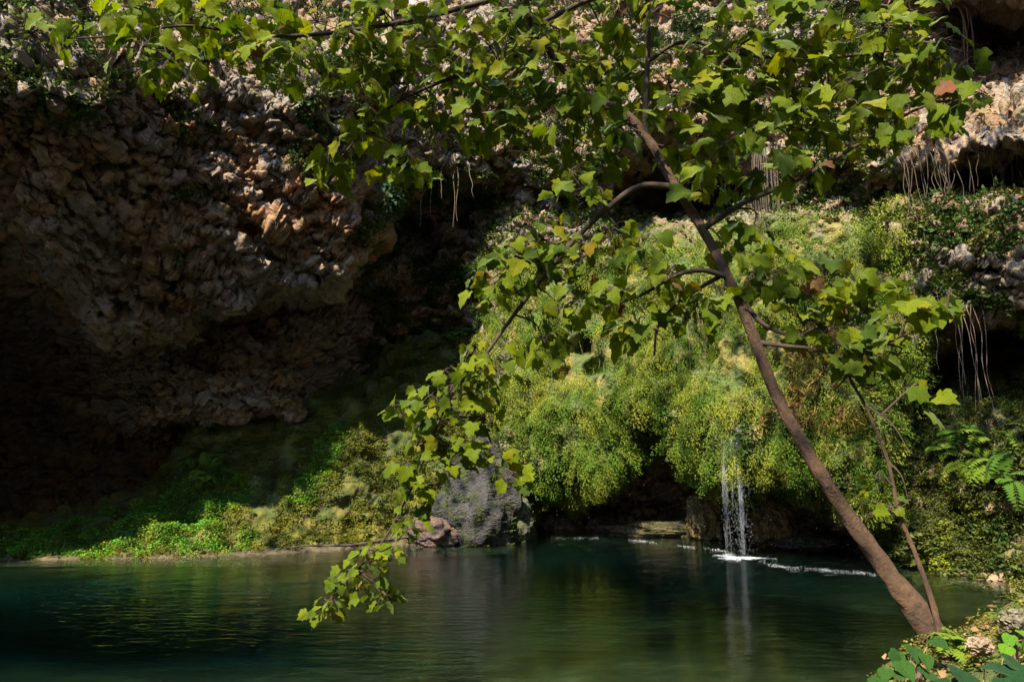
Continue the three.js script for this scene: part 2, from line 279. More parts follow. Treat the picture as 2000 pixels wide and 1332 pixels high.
// ------------------------------------------------------------------ near bank, pool bed, water
function field(x0, x1, z0, z1, nx, nz, h, color, uvs = 1.2) {
  const geo = new THREE.PlaneGeometry(1, 1, nx, nz), p = geo.attributes.position, col = new Float32Array(p.count * 3), uv = geo.attributes.uv;
  for (let i = 0; i < p.count; i++) { const x = lerp(x0, x1, p.getX(i) + 0.5), z = lerp(z0, z1, 0.5 - p.getY(i)), y = h(x, z); p.setXYZ(i, x, y, z); uv.setXY(i, x / uvs, z / uvs); if (color) col.set(color(x, y, z), i * 3); }
  if (color) geo.setAttribute('color', new THREE.BufferAttribute(col, 3)); geo.computeVertexNormals(); return geo;
}
const bedHeight = (x, z) => {
  const d = -z, deepL = Math.exp(-(((x + 4.5) / 3.8) ** 2) - (((d - 9.2) / 1.9) ** 2)), deepC = Math.exp(-(((x - 1.0) / 3.2) ** 2) - (((d - 12.4) / 2.2) ** 2));
  return -0.42 - 1.7 * deepL - 1.5 * deepC - 0.25 * sstep(5, 8, d) + 0.12 * fbm(x * 0.5, 1, z * 0.5, 3) + 0.05 * fbm(x * 3, 2, z * 3, 2) + 0.55 * (1 - sstep(3.4, 4.2, d));
};
structure(mesh('pool_bed', field(-22, 22, -24, -3.4, 260, 170, bedHeight, (x, y, z) => { const a = fbm(x * 1.2, 4, z * 1.2, 3), b = fbm(x * 5, 6, z * 5, 2); return mixc(mixc([0.13, 0.095, 0.035], [0.07, 0.058, 0.022], sstep(-0.3, 0.3, a)), [0.24, 0.18, 0.075], sstep(0.15, 0.5, b)).map((v, i) => lerp(v, [0.3, 0.28, 0.22][i], 0.7 * sstep(-0.25, 0.35, -y - 1.15 + 0.3 * a))); }), M.bed));  // deep bed painted paler in place of sunlight reaching it through the water
const wave = dataTex(1024, tileable((u, v) => 0.5 + 0.32 * fbm(u * 7, v * 26, 2.2, 3) + 0.16 * fbm(u * 26, v * 70, 6.1, 2)));
M.water.bumpMap = wave; M.water.bumpScale = 0.012;
const fallAt = atWater(1440, 1086);
structure(mesh('water', field(-22, 22, -21, -3.6, 220, 120, (x, z) => { const r = Math.hypot(x - fallAt.x, z - fallAt.z); return 0.006 * Math.sin(r * 14) * Math.exp(-r * 0.55) + 0.004 * noise(x * 1.4, z * 2.6, 3); }, null, 4), M.water), 'dark clear green pool water with small ripples', 'pool');

const bankHeight = (x, z) => {
  const far = sstep(4.6, 3.3, -z);                                      // slopes into the pool
  const mound = 0.1 + 0.5 * sstep(1.5, 2.2, x) + 0.42 * sstep(2.0, 3.2, x);
  return lerp(lerp(-0.9, 0.12, far), mound, sstep(4.75, 4.1, -z) * sstep(1.3, 1.9, x)) + 0.1 * fbm(x * 1.3, 3, z * 1.3, 3) * sstep(4.8, 4, -z) + 0.03 * fbm(x * 7, 8, z * 7, 2);
};
const bankColor = (x, y, z) => { const a = fbm(x * 1.4, 3, z * 1.4, 3), b = fbm(x * 5, 8, z * 5, 3); let k = mixc([0.07, 0.09, 0.014], [0.17, 0.12, 0.025], sstep(-0.2, 0.4, a + 0.4 * b)); return mixc(k, [0.12, 0.08, 0.045], sstep(0.1, 0.4, b)); };
structure(mesh('bank', field(-14, 14, -5.2, -0.6, 420, 110, bankHeight, bankColor), M.moss), 'mossy near bank of the pool', 'bank');
structure(mesh('ground', field(-40, 40, -0.62, 50, 60, 50, (x, z) => 11 * sstep(4, 26, z) + 0.1 + 0.5 * fbm(x * 0.2, 1, z * 0.2, 2) * sstep(0, 4, z) - 0.02, bankColor), M.moss));  // the rise behind the camera is added to block low skylight
// ------------------------------------------------------------------ plants: shared shapes
const UP = V(0, 1, 0), _m = new THREE.Matrix4();
function tube(pts, radii, seg = 8, sides = 7, rough = 0, curve = true) {   // tapered tube through pts
  const c = new THREE.CatmullRomCurve3(pts, false, 'centripetal'), n = curve ? seg * (pts.length - 1) : pts.length - 1, pos = [], uv = [], idx = [];
  const fr = c.computeFrenetFrames(n, false); let len = 0, prev;
  for (let i = 0; i <= n; i++) {
    const t = i / n, p = c.getPoint(t), k = Math.min(radii.length - 2, Math.floor(t * (radii.length - 1))), f = t * (radii.length - 1) - k, r0 = lerp(radii[k], radii[k + 1], f);
    if (prev) len += prev.distanceTo(p); prev = p;
    for (let j = 0; j <= sides; j++) {
      const a = j / sides * Math.PI * 2, ca = Math.cos(a), sa = Math.sin(a), N = fr.normals[i], B = fr.binormals[i];
      const r = r0 * (1 + (rough ? rough * fbm(p.x * 9 + ca, p.y * 9 + sa, p.z * 9, 2) : 0));
      pos.push(p.x + (N.x * ca + B.x * sa) * r, p.y + (N.y * ca + B.y * sa) * r, p.z + (N.z * ca + B.z * sa) * r); uv.push(j / sides, len / 1.1);
    }
  }
  const s = sides + 1; for (let i = 0; i < n; i++) for (let j = 0; j < sides; j++) { const a = i * s + j, b = a + s; idx.push(a, a + 1, b, b, a + 1, b + 1); }
  const g = new THREE.BufferGeometry(); g.setAttribute('position', new THREE.Float32BufferAttribute(pos, 3)); g.setAttribute('uv', new THREE.Float32BufferAttribute(uv, 2)); g.setIndex(idx); g.computeVertexNormals(); return g;
}
// flat outline (list of [x, y], base at the origin, tip towards +y) as a cupped, drooping leaf blade
function blade(outline, mid, cup, droop, twist, seed) {
  const f = rng(seed), pos = [0, mid, 0], idx = [], n = outline.length, ph = f() * 6;
  for (const s of [0.55, 1]) for (const [x, y] of outline) pos.push(x * s, mid + (y - mid) * s, 0);
  for (let i = 0; i < pos.length; i += 3) { const x = pos[i], y = pos[i + 1]; pos[i + 2] = cup * Math.abs(x) - droop * y * y + twist * x * y + 0.035 * Math.sin(x * 9 + ph) * Math.sin(y * 8 + ph); }
  for (let i = 0; i < n; i++) { const j = (i + 1) % n; idx.push(0, 1 + i, 1 + j, 1 + i, 1 + n + i, 1 + n + j, 1 + i, 1 + n + j, 1 + j); }
  const uv = []; for (let i = 0; i < pos.length; i += 3) uv.push(pos[i] + 0.5, pos[i + 1]);
  const g = new THREE.BufferGeometry(); g.setAttribute('position', new THREE.Float32BufferAttribute(pos, 3)); g.setAttribute('uv', new THREE.Float32BufferAttribute(uv, 2)); g.setIndex(idx); g.computeVertexNormals(); return g;
}
const LOBES = [[0.05, 0.0], [0.2, -0.08], [0.4, -0.02], [0.4, 0.12], [0.5, 0.24], [0.62, 0.44], [0.44, 0.5], [0.35, 0.58], [0.33, 0.8], [0.18, 0.83], [0.0, 1.04]];
const outlineOf = (h) => [...h, ...h.slice(0, -1).reverse().map(([x, y]) => [-x, y])];
const vary = (h, s) => { const f = rng(s); return outlineOf(h).map(([x, y]) => [x * (0.88 + 0.24 * f()), y * (0.92 + 0.16 * f())]); };
const lobed = [blade(vary(LOBES, 1), 0.4, 0.22, 0.18, 0.1, 1), blade(vary(LOBES, 2), 0.4, -0.12, 0.3, -0.2, 2), blade(vary(LOBES, 3), 0.42, 0.35, 0.1, 0.25, 3), blade(vary(LOBES, 4), 0.38, 0.12, 0.42, 0, 4)];
const OVAL = [[0.03, 0], [0.17, 0.12], [0.27, 0.32], [0.28, 0.5], [0.19, 0.74], [0, 1]];
const ovalLeaf = blade(outlineOf(OVAL), 0.4, 0.2, 0.25, 0, 7);
const HEART = [[0.03, 0.04], [0.2, -0.06], [0.38, 0.1], [0.42, 0.34], [0.3, 0.6], [0.12, 0.82], [0, 1]];
const heartLeaf = blade(outlineOf(HEART), 0.35, 0.15, 0.22, 0.05, 8);
// veins of a lobed leaf, paler than the blade
const veinTex = dataTex(256, (u, v) => {
  const x = u - 0.5, y = v; let best = 1;
  for (const a of [0, 0.62, -0.62, 1.2, -1.2]) { const dx = Math.sin(a), dy = Math.cos(a), t = Math.max(0, x * dx + y * dy); best = Math.min(best, Math.hypot(x - dx * t, y - dy * t) + 0.004 * t); }
  const side = Math.abs(((y * 7 - Math.abs(x) * 5 + 8) % 1) - 0.5) < 0.05 ? 0.12 : 0;
  const k = 0.8 + 0.2 * (1 - sstep(0.004, 0.014, best)) + side * 0.6 + 0.1 * noise(u * 14, v * 14, 3) - 0.25 * sstep(0.55, 0.8, noise(u * 6, v * 6, 9));
  return [k, k, k * 0.95];
});
const leafMat = (r, g, b, t = 0.45, o = {}) => new THREE.MeshPhysicalMaterial({ color: lin(r, g, b), roughness: 0.93, transmission: t, thickness: 0, ior: 1.4, specularIntensity: 0.2, clearcoat: 0.07, clearcoatRoughness: 0.4, side: THREE.DoubleSide, ...o });
const TONES = [[0.21, 0.27, 0.002], [0.16, 0.225, 0.002], [0.1, 0.16, 0.004], [0.26, 0.27, 0.002], [0.065, 0.115, 0.008], [0.33, 0.23, 0.008]], BROWN = [[0.16, 0.065, 0.03], [0.24, 0.12, 0.05]];
const tones = TONES.map((c) => leafMat(...c, 0.6, { map: veinTex })), browns = BROWN.map((c) => leafMat(...c, 0.25, { map: veinTex }));
const anyLeaf = leafMat(1, 1, 1, 0.6, { vertexColors: true, map: veinTex });
M.bark = std({ color: lin(0.075, 0.04, 0.019), map: barkTex, bumpMap: barkBump, bumpScale: 0.012 });
M.twig = std({ color: lin(0.05, 0.033, 0.022) });
M.paleTwig = std({ color: lin(0.22, 0.14, 0.085) });
function place(p, tip, normal, s) {             // matrix of a leaf whose base is at p
  const y = tip.clone().normalize(), z = normal.clone().addScaledVector(y, -normal.dot(y)).normalize(), x = y.clone().cross(z);
  return new THREE.Matrix4().makeBasis(x.multiplyScalar(s), y.multiplyScalar(s), z.multiplyScalar(s)).setPosition(p);
}
const rdir = (f = R) => { const a = f() * Math.PI * 2, y = f() * 2 - 1, r = Math.sqrt(1 - y * y); return V(Math.cos(a) * r, y, Math.sin(a) * r); };
function tinted(geo, c) { const g = geo.clone(), a = new Float32Array(g.attributes.position.count * 3); for (let i = 0; i < a.length; i += 3) a.set(c, i); g.setAttribute('color', new THREE.BufferAttribute(a, 3)); return g; }
const PX = (list) => list.map(([x, y, d]) => at(x, y, d));

// ------------------------------------------------------------------ the leaning tree
function buildTree(o) {
  const base = o.trunk[0], root = thing(o.name, o.label, 'tree', base, o.group), loc = (p) => p.clone().sub(base);
  mesh('trunk', tube(o.trunk.map(loc), o.trunkR, 8, 14, 0.3), M.bark, root);
  const bones = [];
  const sample = (pts) => { const c = new THREE.CatmullRomCurve3(pts, false, 'centripetal'); const n = pts.length * 6; for (let i = 0; i <= n; i++) bones.push(c.getPoint(i / n)); };
  sample(o.trunk.slice(o.leafFrom ?? 8));
  for (const b of o.branches) { mesh('branch', tube(b.pts.map(loc), b.r, 6, 7, 0.2), b.mat ?? M.twig, root); sample(b.pts); }
  const f = rng(o.seed), leaves = [];
  const twigs = [];
  for (const cl of o.clusters) {
    const [px, py, rx, ry, n0, d, tone = 0, size = 1] = cl;
    const n = Math.round(n0 * (o.dense ?? 1));
    const mid = at(px, py, d), k = mid.distanceTo(camera.position) / FOCAL; let near = bones[0], dist = 1e9;
    for (const b of bones) { const e = b.distanceTo(mid) + Math.max(0, mid.y - b.y) * 0.3; if (e < dist) { dist = e; near = b; } }
    const bits = [], reach = [], knots = 1 + Math.round(n / 7), knee = near.clone().lerp(mid, 0.5).add(V(rr(-0.1, 0.1, f), rr(0, 0.12, f), rr(-0.1, 0.1, f)));
    bits.push(tube([near, knee, mid].map(loc), [0.008, 0.006, 0.004], 4, 5));
    for (let i = 0; i < knots; i++) { const e = rdir(f); const q = mid.clone().add(V(e.x * rx * k * 0.75, e.y * ry * k * 0.75, e.z * Math.max(rx, ry) * k * 0.8)); bits.push(tube([knee.clone().lerp(mid, 0.5 + 0.5 * f()), q.clone().lerp(mid, 0.4).add(V(0, 0.02, 0)), q].map(loc), [0.004, 0.003, 0.002], 3, 4)); reach.push(q); }
    for (let i = 0; i < n; i++) {
      let e; do e = V(f() * 2 - 1, f() * 2 - 1, f() * 2 - 1); while (e.lengthSq() > 1);
      const p = mid.clone().add(V(e.x * rx * k, e.y * ry * k, e.z * Math.max(rx, ry) * k * 1.1)); let q = reach[0];
      for (const w of reach) if (w.distanceTo(p) < q.distanceTo(p)) q = w;
      const s = (o.size ?? 0.17) * size * (f() < 0.2 ? rr(0.5, 0.75, f) : rr(0.75, 1.25, f)), out = p.clone().sub(q).setY(0); if (out.lengthSq() < 1e-4) out.set(1, 0, 0); out.normalize();
      const tip = out.multiplyScalar(0.75).add(V(rr(-0.5, 0.5, f), rr(-1.0, -0.15, f), rr(-0.5, 0.5, f))), nor = V(rr(-0.7, 0.6, f), rr(0.25, 0.9, f), rr(-0.3, 1.15, f));
      bits.push(tube([q, q.clone().lerp(p, 0.5).add(V(0, 0.015, 0)), p].map(loc), [0.002, 0.0015, 0.0015], 1, 3, 0, false));
      const brown = f() < (o.brown ?? 0.016), t = brown ? -1 - Math.floor(f() * 2) : clamp(Math.floor(Math.abs(f() + f() + f() - 1.5) * 3.2 + tone * f() * 2), 0, 5);
      leaves.push({ c: o.clusters.indexOf(cl), m: place(loc(p), tip, nor, brown ? s * 0.8 : s), g: Math.floor(f() * 4), t, big: inFrame(p) ? s / p.distanceTo(camera.position) : 0 });
    }
    twigs.push(mesh('twig', mergeGeometries(bits), M.twig, root));
  }
  leaves.sort((a, b) => b.big - a.big);
  leaves.slice(0, 300).forEach((l) => { const m = mesh('leaf', lobed[l.g], l.t < 0 ? browns[-1 - l.t] : tones[l.t], twigs[l.c]); m.matrix.copy(l.m); m.matrix.decompose(m.position, m.quaternion, m.scale); });
  const rest = leaves.slice(300).map((l) => tinted(lobed[l.g], l.t < 0 ? BROWN[-1 - l.t] : TONES[l.t]).applyMatrix4(l.m));
  if (rest.length) mesh('foliage', mergeGeometries(rest), anyLeaf, root).userData.kind = 'stuff';
  return root;
}
function inFrame(p) { const z = -p.z * CP + (p.y - EYE) * SP, y = (p.y - EYE) * CP + p.z * SP; return z > 0.1 && Math.abs(p.x / z) < 0.71 && Math.abs(y / z) < 0.475; }

buildTree({
  name: 'sycamore_tree', seed: 21, size: 0.118, dense: 2.5, label: 'leaning young tree with big lobed leaves rooted in the mossy bank', leafFrom: 8,
  trunk: PX([[1842, 1318, 4.12], [1818, 1235, 4.16], [1742, 1128, 4.25], [1642, 985, 4.35], [1572, 872, 4.42], [1512, 762, 4.5], [1468, 645, 4.58], [1425, 545, 4.66], [1374, 450, 4.74], [1312, 352, 4.84], [1268, 275, 4.92], [1222, 222, 4.98], [1165, 195, 5.02], [1108, 142, 5.06], [1036, 54, 5.12], [950, -20, 5.2], [860, -90, 5.2]]),
  trunkR: [0.15, 0.082, 0.053, 0.043, 0.038, 0.035, 0.033, 0.032, 0.032, 0.032, 0.031, 0.03, 0.029, 0.028, 0.027, 0.025, 0.022],
  branches: [
    { pts: PX([[1262, 262, 4.93], [1261, 190, 4.9], [1267, 90, 4.85], [1264, -40, 4.8]]), r: [0.024, 0.02, 0.017, 0.015] },
    { pts: PX([[1322, 366, 4.83], [1250, 364, 4.8], [1180, 412, 4.8], [1110, 482, 4.85], [1055, 548, 4.9], [1000, 620, 5.0], [950, 690, 5.05], [890, 760, 5.1], [845, 850, 5.15], [800, 960, 5.2], [745, 1060, 5.25], [690, 1120, 5.25], [635, 1180, 5.25]]), r: [0.026, 0.022, 0.02, 0.018, 0.016, 0.014, 0.012, 0.01, 0.009, 0.008, 0.007, 0.006, 0.004] },
    { pts: PX([[1418, 540, 4.66], [1372, 528, 4.6], [1320, 538, 4.55], [1255, 575, 4.5], [1180, 600, 4.5]]), r: [0.022, 0.016, 0.013, 0.01, 0.006] },
    { pts: PX([[1410, 538, 4.66], [1362, 565, 4.7], [1318, 598, 4.75], [1285, 640, 4.8], [1278, 695, 4.8]]), r: [0.018, 0.014, 0.012, 0.01, 0.006] },
    { pts: PX([[1452, 590, 4.62], [1490, 632, 4.6], [1545, 655, 4.55], [1610, 650, 4.5], [1690, 610, 4.45]]), r: [0.02, 0.015, 0.012, 0.009, 0.006] },
    { pts: PX([[1474, 668, 4.56], [1535, 676, 4.5], [1590, 682, 4.45], [1640, 700, 4.4]]), r: [0.018, 0.013, 0.009, 0.006] },
    { pts: PX([[1372, 448, 4.74], [1450, 398, 4.6], [1560, 350, 4.45], [1680, 280, 4.3], [1800, 210, 4.2], [1880, 190, 4.1]]), r: [0.024, 0.018, 0.014, 0.012, 0.009, 0.006] },
    { pts: PX([[1266, 120, 4.86], [1330, 82, 4.8], [1480, 110, 4.6], [1640, 110, 4.4], [1780, 90, 4.3], [1850, 60, 4.2]]), r: [0.016, 0.014, 0.012, 0.01, 0.008, 0.005] },
    { pts: PX([[1060, 85, 5.1], [960, 130, 5.2], [860, 160, 5.3], [760, 210, 5.3], [680, 290, 5.3], [640, 340, 5.3]]), r: [0.022, 0.018, 0.014, 0.011, 0.008, 0.005] },
    { pts: PX([[975, -5, 5.18], [840, 30, 5.1], [680, 60, 5.0], [520, 70, 4.9], [360, 50, 4.8], [220, 70, 4.7], [130, 75, 4.65]]), r: [0.024, 0.02, 0.016, 0.013, 0.01, 0.007, 0.005] },
    { pts: PX([[1036, 54, 5.12], [1180, -10, 4.9], [1400, -30, 4.6], [1600, -10, 4.4], [1780, 20, 4.2]]), r: [0.022, 0.018, 0.015, 0.011, 0.007] },
    { pts: PX([[1036, 54, 5.12], [1000, -150, 4.8], [950, -350, 4.3], [900, -500, 3.9]]), r: [0.03, 0.025, 0.02, 0.01] },
    { pts: PX([[1264, -40, 4.8], [1270, -250, 4.4], [1300, -450, 4.0]]), r: [0.015, 0.012, 0.008] },
    { pts: PX([[1110, 482, 4.85], [1040, 470, 4.95], [980, 530, 5.0], [930, 565, 5.05]]), r: [0.01, 0.008, 0.006, 0.004] },
  ],
  clusters: [
    [930, -330, 120, 100, 10, 4.3, 0.5], [1030, -430, 120, 100, 9, 4.0, 0.5], [1130, -260, 120, 90, 10, 4.5, 0.5], [1240, -380, 120, 100, 10, 4.1, 0.5], [1330, -300, 100, 80, 7, 4.3, 0.5],  // unseen upper crown added to shade the trunk top and middle leaves
    [130, 60, 40, 30, 4, 4.65, 0.5], [255, 60, 60, 60, 10, 4.7, 0.6], [330, 120, 70, 45, 11, 4.75, 0.3], [330, 15, 80, 35, 11, 4.8, 0.4], [450, 40, 90, 50, 15, 4.85, 0.4], [480, 100, 60, 35, 7, 4.9], [570, 120, 80, 45, 16, 4.95], [620, 40, 100, 50, 17, 5], [690, 115, 60, 60, 13, 5.05],
    [770, 60, 90, 60, 24, 5.1], [765, 165, 80, 60, 20, 5.25], [860, 100, 90, 80, 26, 5.2], [935, 205, 80, 70, 24, 5.2, 1], [965, 95, 95, 80, 28, 5.1, 0.8], [1050, 205, 95, 80, 28, 5, 1], [1085, 85, 85, 60, 15, 5.35, 0.6], [1185, 80, 80, 70, 16, 5.3, 0.6], [1180, 140, 85, 55, 15, 5.4, 0.8], [1120, 285, 80, 50, 11, 5.3, 0.6],
    [650, 325, 50, 45, 12, 5.3], [705, 250, 65, 50, 14, 5.3, 0.6], [790, 320, 55, 45, 12, 5.3, 0.3], [840, 240, 60, 40, 8, 5.3, 0.5],
    [1305, 165, 75, 75, 12, 5.2, 0.6, 1.25], [1375, 205, 75, 75, 14, 4.65, 0.5, 1.25], [1405, 320, 75, 65, 13, 4.6, 0.6, 1.2], [1345, 300, 55, 55, 7, 5.1, 0.7, 1.2], [1425, 120, 85, 80, 17, 4.6, 0.6, 1.15], [1540, 145, 85, 85, 20, 4.5, 0.5, 1.1], [1500, 45, 105, 55, 19, 4.5, 0.7, 1.1], [1640, 60, 85, 55, 19, 4.35, 0.4], [1620, 190, 85, 65, 20, 4.4, 0.4], [1725, 120, 95, 75, 26, 4.3, 0.5], [1785, 40, 55, 45, 10, 4.2], [1830, 135, 70, 55, 15, 4.2, 0.3], [1865, 205, 60, 35, 10, 4.1, 0.3], [1725, 250, 75, 45, 14, 4.25, 0.3], [1560, 255, 65, 45, 11, 4.45, 0.5], [1535, 335, 65, 45, 9, 4.45, 0.8], [1260, 25, 80, 40, 10, 4.8, 0.6], [1060, 90, 70, 50, 9, 4.9, 1], [1150, 190, 70, 45, 10, 4.85, 1], [1010, 20, 70, 40, 9, 4.95, 0.8], [1230, 250, 50, 35, 5, 4.75, 1],
    [1125, 370, 55, 55, 10, 4.8, 0.8], [1180, 315, 50, 40, 7, 5.2, 0.6], [1060, 465, 75, 50, 13, 4.9, 1.2, 0.85], [1015, 525, 75, 55, 14, 4.95, 0.9], [950, 565, 45, 35, 6, 5.05, 0.8], [1130, 505, 85, 55, 14, 4.85, 1.2, 0.85], [1230, 475, 75, 55, 10, 4.75, 1.2, 0.85], [1290, 545, 65, 45, 9, 4.6, 0.9, 0.85], [1210, 575, 75, 40, 10, 4.5, 0.5, 0.85], [1100, 605, 80, 45, 11, 4.8, 0.7, 0.85], [1235, 635, 55, 40, 6, 4.75, 0.9], [1065, 670, 55, 40, 7, 4.95, 0.6],
    [1500, 545, 75, 45, 12, 4.55, 1.2, 0.9], [1600, 565, 85, 55, 17, 4.5, 1.2, 0.85], [1700, 575, 75, 45, 14, 4.45, 1, 0.85], [1620, 645, 75, 45, 14, 4.45, 1, 0.85], [1690, 690, 55, 40, 8, 4.4, 1, 0.85], [1465, 465, 55, 55, 9, 4.65, 1, 0.95], [1360, 600, 60, 40, 8, 4.7, 0.7], [1420, 480, 40, 40, 5, 5.0, 0.6],
    [950, 705, 75, 45, 14, 5.05, 0.5, 0.85], [890, 755, 85, 45, 18, 5.1, 0.3, 0.8], [815, 800, 65, 35, 12, 5.1, 0.2, 0.75], [935, 805, 55, 40, 9, 5.1, 0.6, 0.8], [850, 855, 60, 40, 14, 5.15, 0.3, 0.75], [905, 885, 55, 35, 12, 5.15, 0.4, 0.75], [965, 875, 45, 25, 5, 5.1, 0.6, 0.75], [815, 930, 55, 40, 11, 5.2, 0.2, 0.75], [1010, 925, 40, 25, 5, 5.1, 0.2, 0.75], [800, 1015, 45, 40, 8, 5.2, 0.5, 0.7], [725, 1085, 55, 25, 11, 5.25, 0.4, 0.65], [690, 1130, 55, 35, 14, 5.25, 0.5, 0.62], [640, 1188, 42, 22, 9, 5.25, 0.2, 0.65], [750, 1165, 35, 22, 6, 5.25, 0.3, 0.65],
  ],
});
buildTree({
  name: 'sapling', seed: 77, size: 0.13, brown: 0.01, leafFrom: 2, label: 'thin bare stemmed sapling beside the base of the leaning trunk',
  trunk: PX([[1836, 1245, 4.06], [1826, 1190, 4.1], [1790, 1085, 4.2], [1757, 1000, 4.3], [1735, 900, 4.35], [1690, 790, 4.4], [1660, 728, 4.4], [1690, 695, 4.35], [1745, 665, 4.3], [1800, 640, 4.2], [1850, 605, 4.1]]),
  trunkR: [0.018, 0.015, 0.0125, 0.011, 0.009, 0.008, 0.008, 0.007, 0.006, 0.005, 0.003],
  branches: [{ pts: PX([[1735, 900, 4.35], [1762, 930, 4.3], [1775, 980, 4.3]]), r: [0.005, 0.004, 0.002] }, { pts: PX([[1690, 790, 4.4], [1745, 830, 4.3], [1775, 880, 4.25]]), r: [0.005, 0.004, 0.002] }, { pts: PX([[1660, 728, 4.4], [1628, 760, 4.45], [1600, 740, 4.5]]), r: [0.007, 0.005, 0.003] }],
  clusters: [[1800, 595, 65, 30, 14, 4.2, 0.4, 0.95], [1745, 640, 55, 35, 10, 4.3, 0.4], [1850, 600, 35, 20, 5, 4.1, 0.3], [1790, 770, 40, 30, 4, 4.3, 0.8], [1745, 700, 40, 25, 5, 4.35, 0.6], [1720, 1000, 40, 55, 7, 4.3, 1.2, 0.5], [1710, 950, 40, 30, 7, 4.35, 1.2, 0.5]],
});

// ------------------------------------------------------------------ ground cover that nobody could count
function cover(name, label, category, geo, mat, items, paint) {
  const im = shade(new THREE.InstancedMesh(geo, mat, items.length)); im.name = numbered(name); tag(im, label, category, null, 'stuff');
  items.forEach((it, i) => { im.setMatrixAt(i, it.m); im.setColorAt(i, lin(...paint(it, i))); }); scene.add(im); return im;
}
// a hanging tuft: many small leaflets on arching fronds
function tuft(leaflet, n, len, spread, size, fall, seed, limp) {
  const f = rng(seed), parts = [];
  for (let i = 0; i < n; i++) {
    const t = Math.sqrt(f()), a = f() * Math.PI * 2, out = spread * Math.sqrt(t), p = V(Math.cos(a) * out, 0.03 + len * (t * (1 - fall) - fall * t * t), Math.sin(a) * out * 0.6 + 0.03 + 0.3 * len * t);
    parts.push(leaflet.clone().applyMatrix4(place(p, limp ? V(rr(-0.5, 0.5, f), rr(-1.3, -0.3, f), rr(-0.1, 0.5, f)) : V(rr(-1, 1, f), rr(-1.2, 0.4, f), rr(-0.2, 1, f)), V(rr(-0.8, 0.8, f), rr(0.2, 1, f), rr(0, 1, f)), size * rr(0.6, 1.2, f))));
  }
  return mergeGeometries(parts);
}
const simpleLeaf = (() => { const g = new THREE.BufferGeometry(); g.setAttribute('position', new THREE.Float32BufferAttribute([0, 0, 0, 0.32, 0.5, 0.06, 0, 1, -0.1, -0.32, 0.5, 0.06, 0, 0.5, 0], 3)); g.setAttribute('uv', new THREE.Float32BufferAttribute([0.5, 0, 0.8, 0.5, 0.5, 1, 0.2, 0.5, 0.5, 0.5], 2)); g.setIndex([0, 1, 4, 1, 2, 4, 2, 3, 4, 3, 0, 4]); g.computeVertexNormals(); return g; })();
const blade1 = (() => { const g = new THREE.BufferGeometry(); g.setAttribute('position', new THREE.Float32BufferAttribute([-0.05, 0, 0, 0.05, 0, 0, -0.04, 0.5, 0.05, 0.04, 0.5, 0.05, 0, 1, 0.25], 3)); g.setIndex([0, 1, 2, 1, 3, 2, 2, 3, 4]); g.computeVertexNormals(); return g; })();
const coverMat = leafMat(1, 1, 1, 0.35, { roughness: 0.8 });
const tuftHang = tuft(simpleLeaf, 44, 0.36, 0.055, 0.026, 1.1, 3, true), tuftUp = tuft(simpleLeaf, 16, 0.1, 0.1, 0.045, 0.25, 4), ivyTuft = tuft(simpleLeaf, 12, 0.16, 0.16, 0.085, 0.7, 5);
// a tuft standing on a surface: its z axis leans out along the normal, y stays up
function seat(s, size, f = R, up = 0) {
  const z = s.n.clone().add(V(rr(-0.3, 0.3, f), up, rr(-0.3, 0.3, f))).normalize(), y0 = Math.abs(z.y) > 0.95 ? V(rr(-1, 1, f), 0, rr(-1, 1, f)) : UP, x = y0.clone().cross(z).normalize(), y = z.clone().cross(x), a = size * rr(0.6, 1.35, f);
  return new THREE.Matrix4().makeBasis(x.multiplyScalar(a), y.multiplyScalar(a), z.multiplyScalar(a)).setPosition(s.p.clone().addScaledVector(s.n, -0.015));
}
const patch = (p, sc, o = 0) => fbm(p.x * sc + o, p.y * sc, p.z * sc + o, 3);
const jitter = (c, k, f = R) => { const a = 1 + rr(-k, k, f), b = rr(-k, k, f) * 0.3; return [c[0] * (a + b), c[1] * a, c[2] * (a - b)]; };
{
  const s = scatter(cliff, 960, 1790, 4.7, 6.55, 290, (p, n, px, v) => sstep(-0.22, 0.1, patch(p, 0.9)) * (v > 5.6 ? 1 : 0.8));
  cover('maidenhair_fern', 'yellow green maidenhair fern draped over the lit travertine curtain', 'fern', tuftHang, coverMat, s.map((e) => ({ ...e, m: seat(e, 1.0) })),
    (e) => jitter(mixc([0.1, 0.18, 0.014], [0.26, 0.28, 0.03], sstep(-0.25, 0.4, patch(e.p, 1.1, 5) + 0.1 * (R() - 0.5))), 0.18));
}
{
  const s = [...scatter(cliff, 690, 960, 2.6, 6.5, 150, (p) => sstep(-0.15, 0.25, patch(p, 0.7, 3))), ...scatter(cliff, 960, 1760, 1.2, 4.7, 120, (p, n, px, v) => px > 1200 && px < 1480 && v > 3.1 && v < 4.5 ? 0 : sstep(-0.05, 0.3, patch(p, 0.8, 9) + 0.35 * n.y)), ...scatter(cliff, 1700, 2060, 3.6, 9, 150, (p, n, px, v) => px > 1770 && ((v > 3.1 && v < 4.6) || (v > 6.3 && v < 7.7)) ? 0 : sstep(-0.05, 0.3, patch(p, 0.9, 2) + 0.2 * n.y)), ...scatter(cliff, -60, 700, 0.3, 2, 90, (p, n) => sstep(0.05, 0.35, patch(p, 0.8, 1) + 0.15 * n.y))];
  cover('ivy', 'dark green ivy creeping over the cliff ledges and recesses', 'ivy', ivyTuft, coverMat, s.map((e) => ({ ...e, m: seat(e, 0.8) })), (e) => jitter(mixc([0.045, 0.085, 0.014], [0.12, 0.14, 0.025], sstep(-0.1, 0.4, patch(e.p, 1.1, 8))), 0.3));
}
